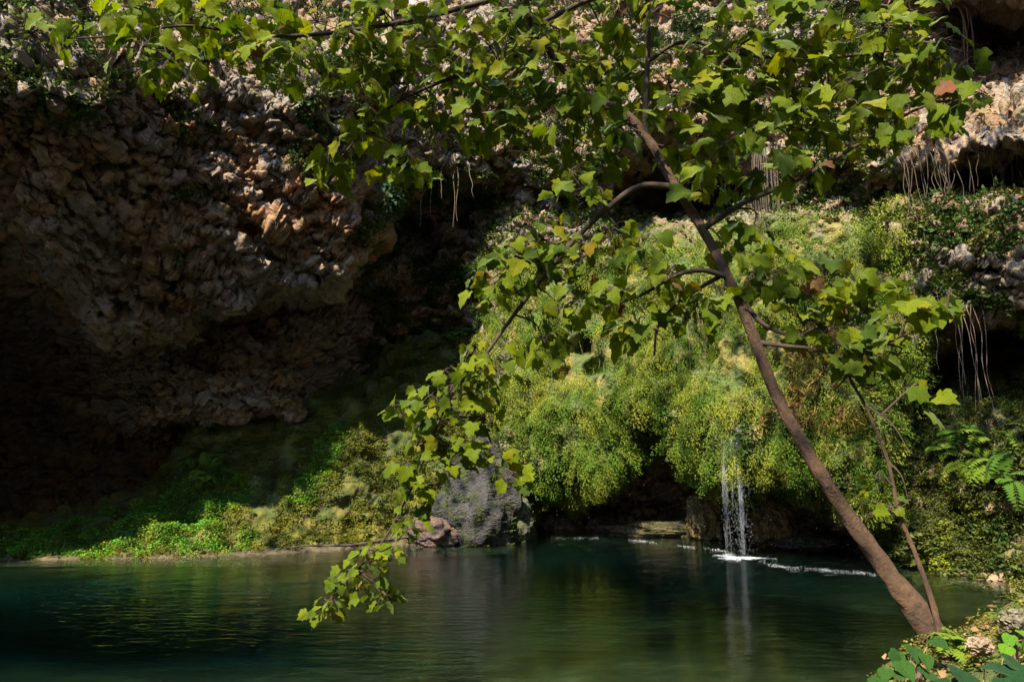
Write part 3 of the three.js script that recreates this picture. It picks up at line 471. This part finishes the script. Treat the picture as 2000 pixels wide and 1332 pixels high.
{
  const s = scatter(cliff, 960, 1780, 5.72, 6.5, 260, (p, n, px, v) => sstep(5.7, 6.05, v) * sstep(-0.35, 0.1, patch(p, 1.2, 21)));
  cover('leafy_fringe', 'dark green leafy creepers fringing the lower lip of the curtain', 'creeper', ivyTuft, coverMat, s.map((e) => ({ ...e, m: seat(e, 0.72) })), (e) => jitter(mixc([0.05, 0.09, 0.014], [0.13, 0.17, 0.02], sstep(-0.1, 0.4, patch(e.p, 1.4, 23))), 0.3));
}
{
  const s = scatter(cliff, 1740, 2080, 7.4, 9.3, 480, (p) => sstep(-0.5, -0.05, patch(p, 1.0, 14)));
  cover('rock_moss', 'dark olive moss over the low rock right of the pool', 'moss', tuftUp, coverMat, s.map((e) => ({ ...e, m: seat(e, 0.7) })), (e) => jitter(mixc([0.07, 0.085, 0.012], [0.2, 0.22, 0.014], sstep(0.05, 0.5, patch(e.p, 1.3, 16))), 0.3));
}
{
  const s = scatter(slope, -100, 1040, 1.0, 4.9, 430, (p, n, px, v) => sstep(-0.4, 0.1, patch(p, 1.1, 4)));
  cover('moss', 'dark olive moss cushions over the slope at the foot of the cliff', 'moss', tuftUp, coverMat, s.map((e) => ({ ...e, m: seat(e, 0.7, R, 0.3) })), (e) => jitter(mixc([0.09, 0.11, 0.012], [0.19, 0.19, 0.016], sstep(-0.2, 0.4, patch(e.p, 1.6, 6))), 0.3));
  const h = [...scatter(slope, -100, 500, 2.6, 4.8, 420, (p, n, px) => sstep(-0.25, 0.05, patch(p, 1.2, 7) + (px > 430 ? -0.2 : 0.1))), ...scatter(slope, 540, 680, 1.9, 3.6, 420, (p, n, px, v) => 1 - sstep(16, 42, Math.abs(px - lerp(655, 585, (v - 1.9) / 1.7))))];
  cover('creeping_herb', 'bright green low herbs spreading along the pool edge', 'ground cover', tuftUp, coverMat, h.map((e) => ({ ...e, m: seat(e, 0.8, R, 0.6) })), (e) => jitter(mixc([0.09, 0.27, 0.018], [0.2, 0.34, 0.02], sstep(-0.2, 0.4, patch(e.p, 2, 3))), 0.25));
}
{
  const s = scatter(cliff, 1000, 2060, 1.0, 5.4, 120, (p, n) => sstep(0.3, 0.7, n.y) * sstep(-0.2, 0.2, patch(p, 0.9, 33)));
  cover('leaf_litter', 'dry tan leaves lying on the sunlit cliff ledges', 'leaf litter', simpleLeaf, leafMat(1, 1, 1, 0.15, { roughness: 0.9 }), s.map((e) => ({ ...e, m: place(e.p.clone().addScaledVector(e.n, 0.02), rdir().setY(rr(-0.2, 0.3)), e.n.clone().add(rdir().multiplyScalar(0.5)), rr(0.08, 0.15)) })), () => jitter(mixc([0.17, 0.09, 0.04], [0.28, 0.18, 0.09], R()), 0.25));
}

// ------------------------------------------------------------------ unseen trees added to block low skylight and dapple the sun
{
  const f = rng(91), crownMat = leafMat(1, 1, 1, 0.3, { roughness: 0.9 });
  const spots = [[0.6, 3.4], [7.4, -2.4], [-8.4, -3.2], [-19, 5], [-13, 9], [-7, 7], [-1, 9], [5, 7], [11, 9], [17, 6], [-16, 17], [-9, 16], [-2, 18], [6, 17], [14, 18], [21, 13], [18, -1], [-18, -2]];
  spots.forEach(([x, z], i) => {
    const y = 11 * sstep(4, 26, z), h = i > 2 ? (z < 10 ? rr(7.5, 9.5, f) : rr(12, 15, f)) : 13, t = thing('added_tree', i > 2 ? 'unseen leafy tree added around the camera to block low skylight' : i > 1 ? 'unseen tall tree added on the left bank to shade the mossy slope' : i ? 'unseen tall tree added on the right bank to shade the right cliff' : 'unseen tall tree added on the near bank to dapple the curtain and pool edge', 'tree', V(x, y, z), i > 2 ? 'unseen trees added against the low sky' : undefined);
    mesh('trunk', tube([V(0, -0.9, 0), V(rr(-0.3, 0.3, f), h * 0.4, rr(-0.3, 0.3, f)), V(rr(-0.6, 0.6, f) - (i ? 0 : 0.8), h * 0.8, i ? 0 : -3)], [0.3, 0.22, 0.08], 5, 9, 0.2), M.bark, t);
    const n = i > 2 ? 2600 : i > 1 ? 800 : i ? 2600 : 3600, im = shade(new THREE.InstancedMesh(simpleLeaf, crownMat, n)); im.name = 'crown'; im.userData.kind = 'stuff'; t.add(im);
    const blobs = []; const nb = i ? 16 : 30; for (let k = 0; k < nb; k++) { const e = rdir(f); blobs.push(i === 2 ? [V(e.x * 2.6 + 0.9, 10.6 + e.y * 1.6, e.z * 2.4 - 3.4), rr(0.8, 1.2, f)] : i === 1 ? [V(e.x * 3.0 - 2.7, 10.8 + e.y * 1.8, e.z * 2.3 - 3.8), rr(0.8, 1.3, f)] : i ? [V(e.x * 2.6, h * 0.68 + e.y * h * 0.3, e.z * 2.6), rr(1.1, 1.9, f)] : [V(e.x * 4.6 - 1.0, 12.2 + e.y * 1.7, -4.2 + e.z * 5.6), rr(1.0, 1.7, f)]); }
    for (let k = 0; k < n; k++) { const [c, r] = blobs[k % nb]; const e = rdir(f).multiplyScalar(r * Math.cbrt(f())); im.setMatrixAt(k, place(c.clone().add(e), rdir(f).add(V(0, -0.6, 0)), rdir(f).add(V(0, 0.8, 0)), i > 2 ? rr(0.35, 0.6, f) : rr(0.14, 0.26, f))); im.setColorAt(k, lin(...jitter([0.07, 0.11, 0.02], 0.3, f))); }
  });
}

// ------------------------------------------------------------------ finding the rock behind a pixel
function onRock(px, py, grids = [cliff, slope]) {
  let best = null, bd = 1e9;
  for (const g of grids) for (let i = 0; i < g.n; i++) { if (Math.abs(g.us[i] - px) > 160) continue; for (let r = 0; r < g.rows; r++) {
    const o = (i * g.rows + r) * 3, x = g.P[o], y = g.P[o + 1] - EYE, z = g.P[o + 2], w = -z * CP + y * SP, sx = W / 2 + FOCAL * x / w, sy = H / 2 - FOCAL * (y * CP + z * SP) / w, e = Math.hypot(sx - px, sy - py);
    if (e < 9) { const q = w + e * 0.02; if (q < bd) { bd = q; best = { p: V(x, y + EYE, z), n: V(g.N[o], g.N[o + 1], g.N[o + 2]) }; } }
  } }
  return best ?? { p: at(px, py, 12), n: V(0, 0, 1) };
}
// ------------------------------------------------------------------ boulders
function boulder(name, label, pos, size, colors, seed, o = {}) {
  const geo = new THREE.SphereGeometry(1, 72, 54), p = geo.attributes.position, col = new Float32Array(p.count * 3), f = seed * 7.3;
  for (let i = 0; i < p.count; i++) {
    const x = p.getX(i), y = p.getY(i), z = p.getZ(i); worley(x * 2 + f, y * (o.flute ? 0.8 : 2.2), z * 2 - f);
    const d = 1 + 0.3 * fbm(x * 1.2 + f, y * 1.2, z * 1.2, 3) + 0.2 * (wor[2] - 0.5) * sstep(0, 0.2, wor[1] - wor[0]) + (o.flute ?? 0.04) * ridged(x * 5 + f, y * 1.2, z * 5, 3) + 0.04 * fbm(x * 8, y * 8, z * 8 + f, 3);
    p.setXYZ(i, x * d * size[0], y * d * size[1], z * d * size[2]);
    const a = fbm(x * 2.2 + f, y * 2.2, z * 2.2, 3); col.set(mixc(mixc(colors[0], colors[1], sstep(-0.2, 0.3, a)), colors[2] ?? colors[1], sstep(0.05, 0.3, fbm(x * 3, y * 2, z * 3 + f, 3))), i * 3);
  }
  const uv = geo.attributes.uv; for (let i = 0; i < p.count; i++) uv.setXY(i, (p.getX(i) + p.getZ(i) * 0.7) / 1.2, p.getY(i) / 1.2);
  geo.setAttribute('color', new THREE.BufferAttribute(col, 3)); geo.computeVertexNormals();
  const m = mesh(name, geo, M.cliff); m.position.copy(pos); tag(m, label, 'boulder');
  if (o.moss) {
    const im = shade(new THREE.InstancedMesh(tuftUp, coverMat, o.moss)), q = rng(seed + 400), nr = geo.attributes.normal; im.name = 'moss'; im.userData.kind = 'stuff'; m.add(im);
    for (let k = 0; k < o.moss; k++) { let i, c = 0; do i = Math.floor(q() * p.count); while (c++ < 30 && fbm(p.getX(i) * 1.6, p.getY(i) * 1.1, p.getZ(i) * 1.6 + f, 2) < -0.02); im.setMatrixAt(k, seat({ p: V(p.getX(i), p.getY(i), p.getZ(i)), n: V(nr.getX(i), nr.getY(i), nr.getZ(i)) }, 0.55, q)); im.setColorAt(k, lin(...jitter([0.075, 0.1, 0.014], 0.35, q))); }
  }
  return m;
}
const GREYROCK = [[0.06, 0.058, 0.052], [0.03, 0.028, 0.025], [0.045, 0.06, 0.012]], SUNTINTROCK = [[0.22, 0.14, 0.04], [0.1, 0.07, 0.025], [0.07, 0.07, 0.016]], MOSSROCK = [[0.1, 0.12, 0.02], [0.16, 0.13, 0.04], [0.2, 0.16, 0.1]];  // the cave rocks' gold has a yellow sun patch put into the colour
boulder('boulder', 'tall grey fluted travertine boulder standing in the pool below the mossy slope', at(935, 985, 15.0), [0.78, 1.2, 0.8], GREYROCK, 1, { flute: 0.05, moss: 1100 });
boulder('boulder', 'low mossy boulder leaning against the grey fluted boulder', at(1000, 1030, 15.2), [0.4, 0.6, 0.4], [[0.09, 0.1, 0.03], [0.06, 0.08, 0.02], [0.1, 0.1, 0.085]], 2, { moss: 160 });
boulder('boulder', 'dark reddish rock at the waterline among fallen leaves', at(845, 1042, 14.5), [0.5, 0.3, 0.4], [[0.16, 0.09, 0.06], [0.08, 0.06, 0.05]], 3);
boulder('boulder', 'golden brown rock with a sun patch in its colour in the cave left of the waterfall', at(1378, 1012, 15.6), [0.4, 0.5, 0.4], SUNTINTROCK, 4, { moss: 50 });
boulder('boulder', 'rounded tan rock with a sun patch in its colour in the cave right of the waterfall', at(1512, 1024, 14.2), [0.42, 0.45, 0.4], SUNTINTROCK, 5, { moss: 70 });
boulder('boulder', 'long low mossy rock along the waterline at the back of the cave', at(1300, 1036, 16.4), [1.3, 0.2, 0.4], [[0.09, 0.08, 0.025], [0.05, 0.05, 0.02], [0.1, 0.07, 0.03]], 6);
boulder('boulder', 'flat wet stone just above the water beside the tan rock', at(1590, 1062, 13.8), [0.6, 0.15, 0.35], [[0.08, 0.07, 0.05], [0.05, 0.05, 0.03]], 7);
boulder('boulder', 'pale stone half buried on top of the near bank', at(1994, 1212, 3.7), [0.09, 0.05, 0.08], [[0.26, 0.21, 0.16], [0.15, 0.13, 0.09], [0.1, 0.12, 0.02]], 8);
boulder('boulder', 'small tan stone on the near bank behind the trunk', at(1915, 1262, 3.6), [0.06, 0.04, 0.05], [[0.4, 0.3, 0.2], [0.28, 0.2, 0.12]], 9);

// ------------------------------------------------------------------ the waterfall and its foam
{
  const f = rng(64), drop = new THREE.SphereGeometry(1, 6, 4), wet = new THREE.MeshPhysicalMaterial({ color: lin(0.7, 0.73, 0.75), roughness: 0.3, transmission: 0.6, thickness: 0, ior: 1.33 });
  const land = atWater(1450, 1090), fall = thing('waterfall', 'thin twin stranded waterfall dropping from the fern curtain into the pool', 'waterfall', land);
  const strands = [[0, 0.08, 2.2, 620, 0.024], [-0.07, 0.1, 2.1, 170, 0.04], [-0.26, 0.12, 1.95, 200, 0.026], [0.05, 0.06, 2.0, 360, 0.06], [-0.14, 0.08, 2.0, 460, 0.09]];
  for (const [x, z, h, n, w] of strands.slice(0, 3)) {
    const parts = [], N = Math.round(n / 9);
    for (let i = 0; i < N; i++) { const k = (f() + f() + f() - 1.5) * w * 1.6, kz = (f() - 0.5) * w * 2, a = h * (1 - 0.85 * f() * f()), l = rr(0.2, 1.1, f), b = Math.max(0, a - l), r = rr(0.0007, 0.0017, f); parts.push(tube([V(x + k * 0.7, a, z + kz), V(x + k + rr(-0.004, 0.004, f), (a + b) / 2, z + kz), V(x + k * 1.15, b, z + kz)], [0.0004, r, 0.0005], 3, 4)); }
    mesh('strand', mergeGeometries(parts), wet, fall);
  }
  const N = strands.reduce((a, b) => a + b[3], 0), im = shade(new THREE.InstancedMesh(drop, wet, N)); im.name = 'droplets'; im.userData.kind = 'stuff'; fall.add(im); let k = 0;
  for (const [x, z, h, n, w] of strands) for (let i = 0; i < n; i++) { const r = rr(0.0008, 0.002, f), g = (f() + f() + f() - 1.5) * 1.3; _m.makeScale(r, r * rr(3, 11, f), r).setPosition(x + g * w * 2, f() * h, z + (f() - 0.5) * w * 2); im.setMatrixAt(k++, _m); }
  // drips along the whole lip of the curtain, and the foam they beat up where they land
  const line = [[1050, 1051], [1150, 1051], [1215, 1054], [1262, 1058], [1330, 1067], [1400, 1074], [1440, 1084], [1480, 1092], [1520, 1106], [1580, 1111], [1640, 1116], [1705, 1121]].map(([x, y]) => atWater(x, y)), curve = new THREE.CatmullRomCurve3(line);
  const dn = 500, dm = shade(new THREE.InstancedMesh(drop, wet, dn)); dm.name = numbered('drips'); tag(dm, 'sparse water drips falling from the lip of the fern curtain', 'drips', null, 'stuff'); scene.add(dm);
  for (let i = 0; i < dn; i++) { const p = curve.getPoint(f()), r = rr(0.0007, 0.0016, f); _m.makeScale(r, r * rr(2, 6, f), r).setPosition(p.x + rr(-0.15, 0.15, f), f() * 1.9, p.z + rr(-0.2, 0.2, f)); dm.setMatrixAt(i, _m); }
  const bubble = new THREE.SphereGeometry(1, 8, 6), fo = [], froth = std({ color: lin(0.55, 0.57, 0.58), roughness: 0.5 });
  const add = (x, z, r) => fo.push([x, z, r]);
  for (let i = 0; i < 3000; i++) { const a = f() * 6.283, q = Math.sqrt(f()), wob = 0.75 + 0.35 * Math.sin(a * 3 + 1) + 0.25 * Math.sin(a * 7); if (f() < 1.15 - q * 0.7) add(land.x - 0.05 + Math.cos(a) * q * 0.46 * wob, land.z - 0.05 + Math.sin(a) * q * 0.5 * wob, rr(0.002, 0.0062, f) * (1.3 - 0.8 * q)); }
  const dens = (t) => { const p = line.length - 1, s = t * p; return s < 1.6 ? 0.3 : s < 2 ? 0.8 : s < 3.2 ? 1 : s < 3.8 ? 0.3 : s < 6.6 ? 1 : s < 7.6 ? 0.35 : 0.9; };
  for (let i = 0; i < 2500; i++) { const t = f(); if (f() > dens(t)) continue; const p = curve.getPoint(t), g = (f() + f() + f() - 1.5); if (noise(p.x * 2.5, 2, p.z * 2.5) * 0.9 + 0.4 < f()) continue; add(p.x + rr(-0.08, 0.08, f), p.z + g * 0.22, rr(0.0015, 0.0042, f)); }
  const fm = shade(new THREE.InstancedMesh(bubble, froth, fo.length)); fm.name = numbered('foam'); tag(fm, 'white foam where the waterfall and drips hit the pool', 'foam', null, 'stuff'); scene.add(fm);
  fo.forEach(([x, z, r], i) => { _m.makeScale(r * 1.5, r * 0.8, r * 1.5).setPosition(x, 0.002, z); fm.setMatrixAt(i, _m); });
}

// ------------------------------------------------------------------ hanging roots and vines
function roots(name, label, category, px, py, wide, long, n, seed, o = {}) {
  const f = rng(seed), b = onRock(px, py, [cliff]), t = thing(name, label, category, b.p.clone().addScaledVector(b.n, 0.04), o.group), k = b.p.distanceTo(camera.position) / FOCAL;
  for (let i = 0; i < n; i++) {
    const x = rr(-wide, wide, f) * k, L = long * k * rr(0.45, 1.1, f), pts = [V(x, 0.05, rr(-0.1, 0.1, f))], m = 5; let cx = x, cz = rr(0, 0.12, f);
    for (let j = 1; j <= m; j++) { cx += rr(-1, 1, f) * (o.wild ?? 0.02); cz += rr(-1, 1, f) * (o.wild ?? 0.02); pts.push(V(cx, -L * j / m, cz)); }
    mesh('root', tube(pts, [(o.r ?? 0.008) * rr(0.7, 1.3, f), (o.r ?? 0.008) * 0.8, 0.003], 3, 5), o.mat ?? M.paleRoot, t);
  }
  return t;
}
M.paleRoot = std({ color: lin(0.11, 0.08, 0.055), map: barkTex }); M.vine = std({ color: lin(0.17, 0.12, 0.08) });
roots('root_cluster', 'dense curtain of pale roots hanging straight down from the ledge', 'roots', 1490, 283, 24, 165, 26, 3, { r: 0.008, wild: 0.012 });
roots('root_cluster', 'tangled roots hanging beside the deep recess under the right ledge', 'roots', 1805, 300, 44, 180, 18, 4, { wild: 0.08, r: 0.005 });
roots('root_cluster', 'few thin bare roots dangling across the dark recess', 'roots', 1915, 300, 70, 130, 9, 5, { wild: 0.05, r: 0.004 });
roots('root_cluster', 'short thin roots under the small sunlit ledge', 'roots', 1590, 402, 50, 60, 7, 6, { wild: 0.02, r: 0.006 });
roots('vine', 'long vines hanging into the dark hollow above the mossy rock', 'vine', 1880, 600, 50, 210, 9, 7, { wild: 0.05, r: 0.005, mat: M.vine });
roots('vine', 'woody vine with a rough stem hanging past the black recess', 'vine', 1885, 10, 12, 120, 4, 8, { wild: 0.04, r: 0.022, mat: M.vine });
roots('vine', 'dark vines trailing down the left half of the fern curtain', 'vine', 1135, 600, 70, 190, 7, 31, { wild: 0.05, r: 0.007, mat: M.vine });
roots('vine', 'loose vines trailing over the fern curtain above the waterfall', 'vine', 1390, 540, 80, 220, 8, 32, { wild: 0.05, r: 0.007, mat: M.vine });
roots('vine', 'tangled vines trailing beside the dry ferns', 'vine', 1640, 520, 70, 300, 10, 33, { wild: 0.08, r: 0.008, mat: M.vine });
roots('vine', 'thin vines trailing over the shaded ivy recess', 'vine', 860, 330, 60, 120, 6, 9, { wild: 0.04, r: 0.006, mat: M.vine });
{
  const t = thing('exposed_root', 'pale exposed root running along the waterline of the mossy slope', 'root', atWater(640, 1072)); const l = (x, y, d) => at(x, y, d).sub(t.position);
  mesh('root', tube([l(540, 1072, 12.9), l(600, 1066, 12.95), l(660, 1066, 13.1), l(705, 1062, 13.3), l(745, 1056, 13.7), l(790, 1050, 14.0), l(835, 1040, 14.3)], [0.01, 0.015, 0.02, 0.022, 0.025, 0.02, 0.012], 6, 8, 0.6), M.paleRoot, t);
  mesh('root', tube([l(760, 1055, 13.8), l(775, 1030, 14.0), l(815, 1005, 14.4)], [0.02, 0.016, 0.01], 6, 7, 0.6), M.paleRoot, t);
}

// ------------------------------------------------------------------ ferns and small plants that can be told apart
function frond(len, pairs, arch, seed) {
  const f = rng(seed), parts = [], c = new THREE.QuadraticBezierCurve3(V(0, 0, 0), V(0, len * 0.55, len * 0.2), V(0, len * (0.75 - arch), len * (0.5 + arch * 0.5)));
  const stem = tube([0, 0.33, 0.66, 1].map((t) => c.getPoint(t)), [0.004, 0.002], 2, 4); stem.deleteAttribute('uv'); parts.push(stem.toNonIndexed());
  for (let i = 1; i <= pairs; i++) { const t = 0.12 + 0.88 * i / pairs, p = c.getPoint(t), T = c.getTangent(t), w = len * 0.26 * Math.sin(Math.PI * (0.15 + 0.83 * t)) + 0.01; for (const s of [-1, 1]) { const g = simpleLeaf.clone(); g.deleteAttribute('uv'); const N = V(0, -T.z, T.y).negate(); parts.push(g.applyMatrix4(new THREE.Matrix4().makeScale(0.55, 1, 1)).applyMatrix4(place(p, V(s, 0, 0).addScaledVector(T, 0.45).add(V(0, -0.2, 0)), V(0, 1, 0.3), w * rr(0.85, 1.1, f))).toNonIndexed()); } }
  return mergeGeometries(parts);
}
const fronds = [frond(1, 11, 0.2, 1), frond(1, 9, 0.45, 2), frond(1, 12, 0.7, 3)], fernMats = [leafMat(0.07, 0.15, 0.016, 0.4), leafMat(0.13, 0.2, 0.016, 0.4), leafMat(0.2, 0.22, 0.016, 0.4)];
function fern(px, py, size, n, mat, label, seed, o = {}) {
  const f = rng(seed), b = o.at ? { p: o.at, n: V(0, 1, 0) } : onRock(px, py), t = thing('fern', label, 'fern', b.p, o.group), out = V(b.n.x, 0, b.n.z).normalize(), a0 = Math.atan2(out.x, out.z);
  for (let i = 0; i < n; i++) { const m = mesh('frond', fronds[Math.floor(f() * 3)], fernMats[mat], t); m.rotation.set(rr(-0.2, o.hang ? 1.5 : 0.5, f), a0 + (o.round ? f() * 6.28 : rr(-1.4, 1.4, f)), rr(-0.3, 0.3, f), 'YXZ'); m.scale.setScalar(size * rr(0.7, 1.2, f)); }
  return t;
}
const RIGHT = ['green fern hanging on the mossy rock right of the pool', 'ferns on the mossy rock right of the pool'], SLOPE = ['green fern at the upper edge of the mossy slope', 'ferns on the mossy slope'], TOPS = ['bright fern high on the slope under the ivy recess', 'ferns high on the slope'];
[[1880, 850, .55], [1915, 870, .6], [1955, 850, .6], [1985, 890, .6], [1930, 915, .55], [1895, 900, .5], [1975, 940, .5], [1850, 880, .45], [1830, 830, .45], [1800, 800, .4]].forEach(([x, y, s], i) => fern(x, y, s, 9, i % 3 ? 1 : 0, RIGHT[0], 200 + i, { hang: 1, group: RIGHT[1] }));
[[395, 880, .5], [430, 900, .55], [400, 930, .5], [450, 870, .45], [460, 930, .45], [370, 900, .45]].forEach(([x, y, s], i) => fern(x, y, s, 8, i % 2 ? 0 : 1, SLOPE[0], 230 + i, { hang: 1, group: SLOPE[1] }));
[[815, 700, .5], [845, 680, .55], [880, 665, .5], [910, 650, .45], [790, 730, .4]].forEach(([x, y, s], i) => fern(x, y, s, 9, i % 2 ? 1 : 0, TOPS[0], 250 + i, { group: TOPS[1] }));
[[1720, 1000, .4], [1700, 960, .4], [1735, 1060, .35]].forEach(([x, y, s], i) => fern(x, y, s, 7, 0, 'green fern on the rock behind the leaning trunk', 270 + i, { group: 'ferns behind the trunk', hang: 1 }));
function wallPlant(px, py, w, h, n, leaf, size, color, label, o = {}) {
  const f = rng(Math.round(px * 3 + py)), b = onRock(px, py, o.grids ?? [cliff, slope]), k = b.p.distanceTo(camera.position) / FOCAL, t = thing(o.name ?? 'wall_plant', label, 'plant', b.p, o.group), L = [], S = [];
  for (let i = 0; i < n; i++) { const e = rdir(f).multiplyScalar(Math.sqrt(f())), p = V(e.x * w * k, e.y * h * k, Math.abs(e.z) * Math.max(w, h) * k * 0.6 + 0.06).applyAxisAngle(UP, Math.atan2(b.n.x, Math.max(0.2, b.n.z))); S.push(tube([V(0, 0, 0), p.clone().multiplyScalar(0.5).add(V(0, 0.04, 0)), p], [0.004, 0.003, 0.002], 1, 3, 0, false)); L.push(leaf.clone().applyMatrix4(place(p, V(rr(-1, 1, f), rr(-1, 0.3, f), rr(-0.2, 1, f)), V(rr(-0.7, 0.7, f), 1, rr(-0.2, 0.8, f)), size * rr(0.6, 1.2, f)))); }
  mesh('stem', mergeGeometries(S), M.twig, t); mesh('foliage', mergeGeometries(L), leafMat(...color, 0.4), t).userData.kind = 'stuff'; return t;
}
wallPlant(345, 515, 30, 16, 34, simpleLeaf, 0.09, [0.07, 0.2, 0.02], 'small bright green plant on a ledge of the left overhang');
wallPlant(412, 635, 24, 34, 70, simpleLeaf, 0.08, [0.18, 0.24, 0.012], 'tall yellow green plant growing below the left overhang');
wallPlant(335, 695, 34, 16, 30, simpleLeaf, 0.12, [0.04, 0.11, 0.03], 'dark green leafy plant in the shade below the left overhang');
wallPlant(275, 770, 30, 26, 30, simpleLeaf, 0.11, [0.05, 0.12, 0.035], 'bluish green plant low on the wall of the left cave');
wallPlant(840, 225, 62, 62, 420, simpleLeaf, 0.085, [0.17, 0.21, 0.018], 'mossy yellow green shrub clinging to the cliff above the ivy recess', { name: 'hanging_shrub' });
wallPlant(760, 370, 40, 50, 110, simpleLeaf, 0.12, [0.035, 0.1, 0.035], 'dark glossy shrub at the end of the left overhang', { name: 'hanging_shrub' });
wallPlant(930, 545, 40, 22, 60, simpleLeaf, 0.12, [0.05, 0.15, 0.03], 'bluish green bush at the edge of the dark recess', { name: 'hanging_shrub' });
wallPlant(60, 70, 70, 40, 160, simpleLeaf, 0.1, [0.09, 0.14, 0.02], 'low bush on the sloping top of the left cliff', { name: 'hanging_shrub' });
wallPlant(1700, 760, 50, 60, 130, simpleLeaf, 0.1, [0.13, 0.17, 0.02], 'leafy creeper hanging right of the dry ferns', { name: 'hanging_shrub' });
{
  const s = scatter(cliff, 1540, 1660, 5.4, 5.85, 130, (p) => sstep(-0.3, 0.2, patch(p, 1.5, 8))), straw = tuft(blade1, 30, 0.2, 0.07, 0.16, 1.15, 12);
  cover('dry_fern', 'brown withered fern fronds hanging on the curtain right of the trunk', 'dry fern', straw, leafMat(1, 1, 1, 0.2), s.map((e) => ({ ...e, m: seat(e, 1.1) })), () => jitter(mixc([0.2, 0.11, 0.04], [0.3, 0.2, 0.06], R()), 0.25));
}
// ------------------------------------------------------------------ plants on the near bank
const bankN = (x, z) => V(bankHeight(x - 0.03, z) - bankHeight(x + 0.03, z), 0.06, bankHeight(x, z - 0.03) - bankHeight(x, z + 0.03)).normalize();
const bankPoint = (x, z) => V(x, bankHeight(x, z), z);
{
  const f = rng(17), tufts = [], litter = [];
  for (let i = 0; i < 13000; i++) { const x = rr(1.4, 4.6, f), z = rr(-4.6, -1.6, f), p = bankPoint(x, z), n = bankN(x, z); if (p.y < 0.08) continue; const k = patch(p, 2.2, 3); if (f() < 0.14) litter.push({ m: place(p.clone().addScaledVector(n, 0.02), rdir(f).setY(rr(-0.2, 0.4, f)), n.clone().add(rdir(f).multiplyScalar(0.5)), rr(0.025, 0.06, f)), k }); else if (k > -0.25) tufts.push({ m: seat({ p, n }, 0.36, f, 0.4), k }); }
  cover('bank_moss', 'olive and golden moss tufts on the near bank', 'moss', tuftUp, coverMat, tufts, (e) => jitter(mixc([0.07, 0.12, 0.014], [0.24, 0.19, 0.02], sstep(-0.15, 0.35, e.k + 0.3 * (f() - 0.5))), 0.3, f));
  cover('fallen_leaves', 'small dry leaves scattered over the near bank', 'leaf litter', simpleLeaf, leafMat(1, 1, 1, 0.15), litter, () => jitter(mixc([0.32, 0.2, 0.1], [0.2, 0.09, 0.035], f()), 0.3, f));
}
function broadleaf(label, px, d, spots, size, color, leaf = heartLeaf) {
  const g0 = at(px, 1320, d), base = bankPoint(g0.x, g0.z), t = thing('broadleaf_plant', label, 'plant', base), f = rng(px), mats = [leafMat(...color, 0.35, { map: veinTex }), leafMat(color[0] * 1.3, color[1] * 1.15, color[2], 0.35, { map: veinTex })];
  for (const [x, y, e] of spots) { const p = at(x, y, e).sub(base); mesh('stem', tube([V(0, 0, 0), p.clone().multiplyScalar(0.5).add(V(rr(-0.02, 0.02, f), 0.05, 0)), p], [0.004, 0.003, 0.002], 3, 5), M.paleTwig, t); const m = mesh('leaf', leaf, mats[f() < 0.4 ? 1 : 0], t); place(p, V(p.x * 3 + rr(-0.6, 0.6, f), rr(-0.6, 0, f), rr(-0.2, 0.9, f)), V(rr(-0.4, 0.4, f), 1, rr(0, 0.7, f)), size * rr(0.8, 1.2, f)).decompose(m.position, m.quaternion, m.scale); }
}
broadleaf('leafy plant with round green leaves at the foot of the trunk', 1770, 3.75, [[1738, 1272, 3.7], [1782, 1262, 3.75], [1806, 1278, 3.7], [1756, 1292, 3.65], [1792, 1296, 3.65], [1732, 1306, 3.6], [1722, 1326, 3.55], [1768, 1320, 3.6], [1802, 1318, 3.6], [1750, 1276, 3.8], [1820, 1250, 3.8]], 0.1, [0.028, 0.085, 0.016]);
broadleaf('low plant with large dark leaves at the edge of the near bank', 1900, 2.95, [[1878, 1310, 2.95], [1925, 1300, 3.0], [1960, 1288, 3.0], [1905, 1330, 2.9], [1960, 1325, 2.9], [1990, 1308, 2.95], [1860, 1334, 2.9]], 0.13, [0.016, 0.06, 0.02]);
broadleaf('bright green seedling on top of the near bank', 1990, 3.4, [[1975, 1240, 3.4], [1992, 1232, 3.4], [1985, 1255, 3.35], [1998, 1250, 3.35], [1970, 1262, 3.3]], 0.07, [0.09, 0.22, 0.016]);
{ const g = at(1862, 1235, 3.95); fern(0, 0, 0.24, 14, 1, 'small bushy fern sprouting right beside the trunk', 300, { at: bankPoint(g.x, g.z), round: 1 }); const h = at(1950, 1190, 4.0); fern(0, 0, 0.12, 6, 1, 'tiny fern sprig on the crest of the near bank', 301, { at: bankPoint(h.x, h.z), round: 1 }); }
{ // leaves lying on the pool bed
  const f = rng(29); for (let i = 0; i < 14; i++) { const x = rr(-3.8, 0.5, f), z = rr(-6.6, -5.4, f); const m = mesh('sunken_leaf', lobed[i % 4], browns[i % 2]); place(V(x, bedHeight(x, z) + 0.025, z), rdir(f).setY(0), V(rr(-0.3, 0.3, f), 1, rr(-0.3, 0.3, f)), rr(0.1, 0.17, f)).decompose(m.position, m.quaternion, m.scale); tag(m, 'brown fallen leaf lying on the bed of the pool', 'leaf', 'leaves on the pool bed'); }
}
renderer.render(scene, camera);
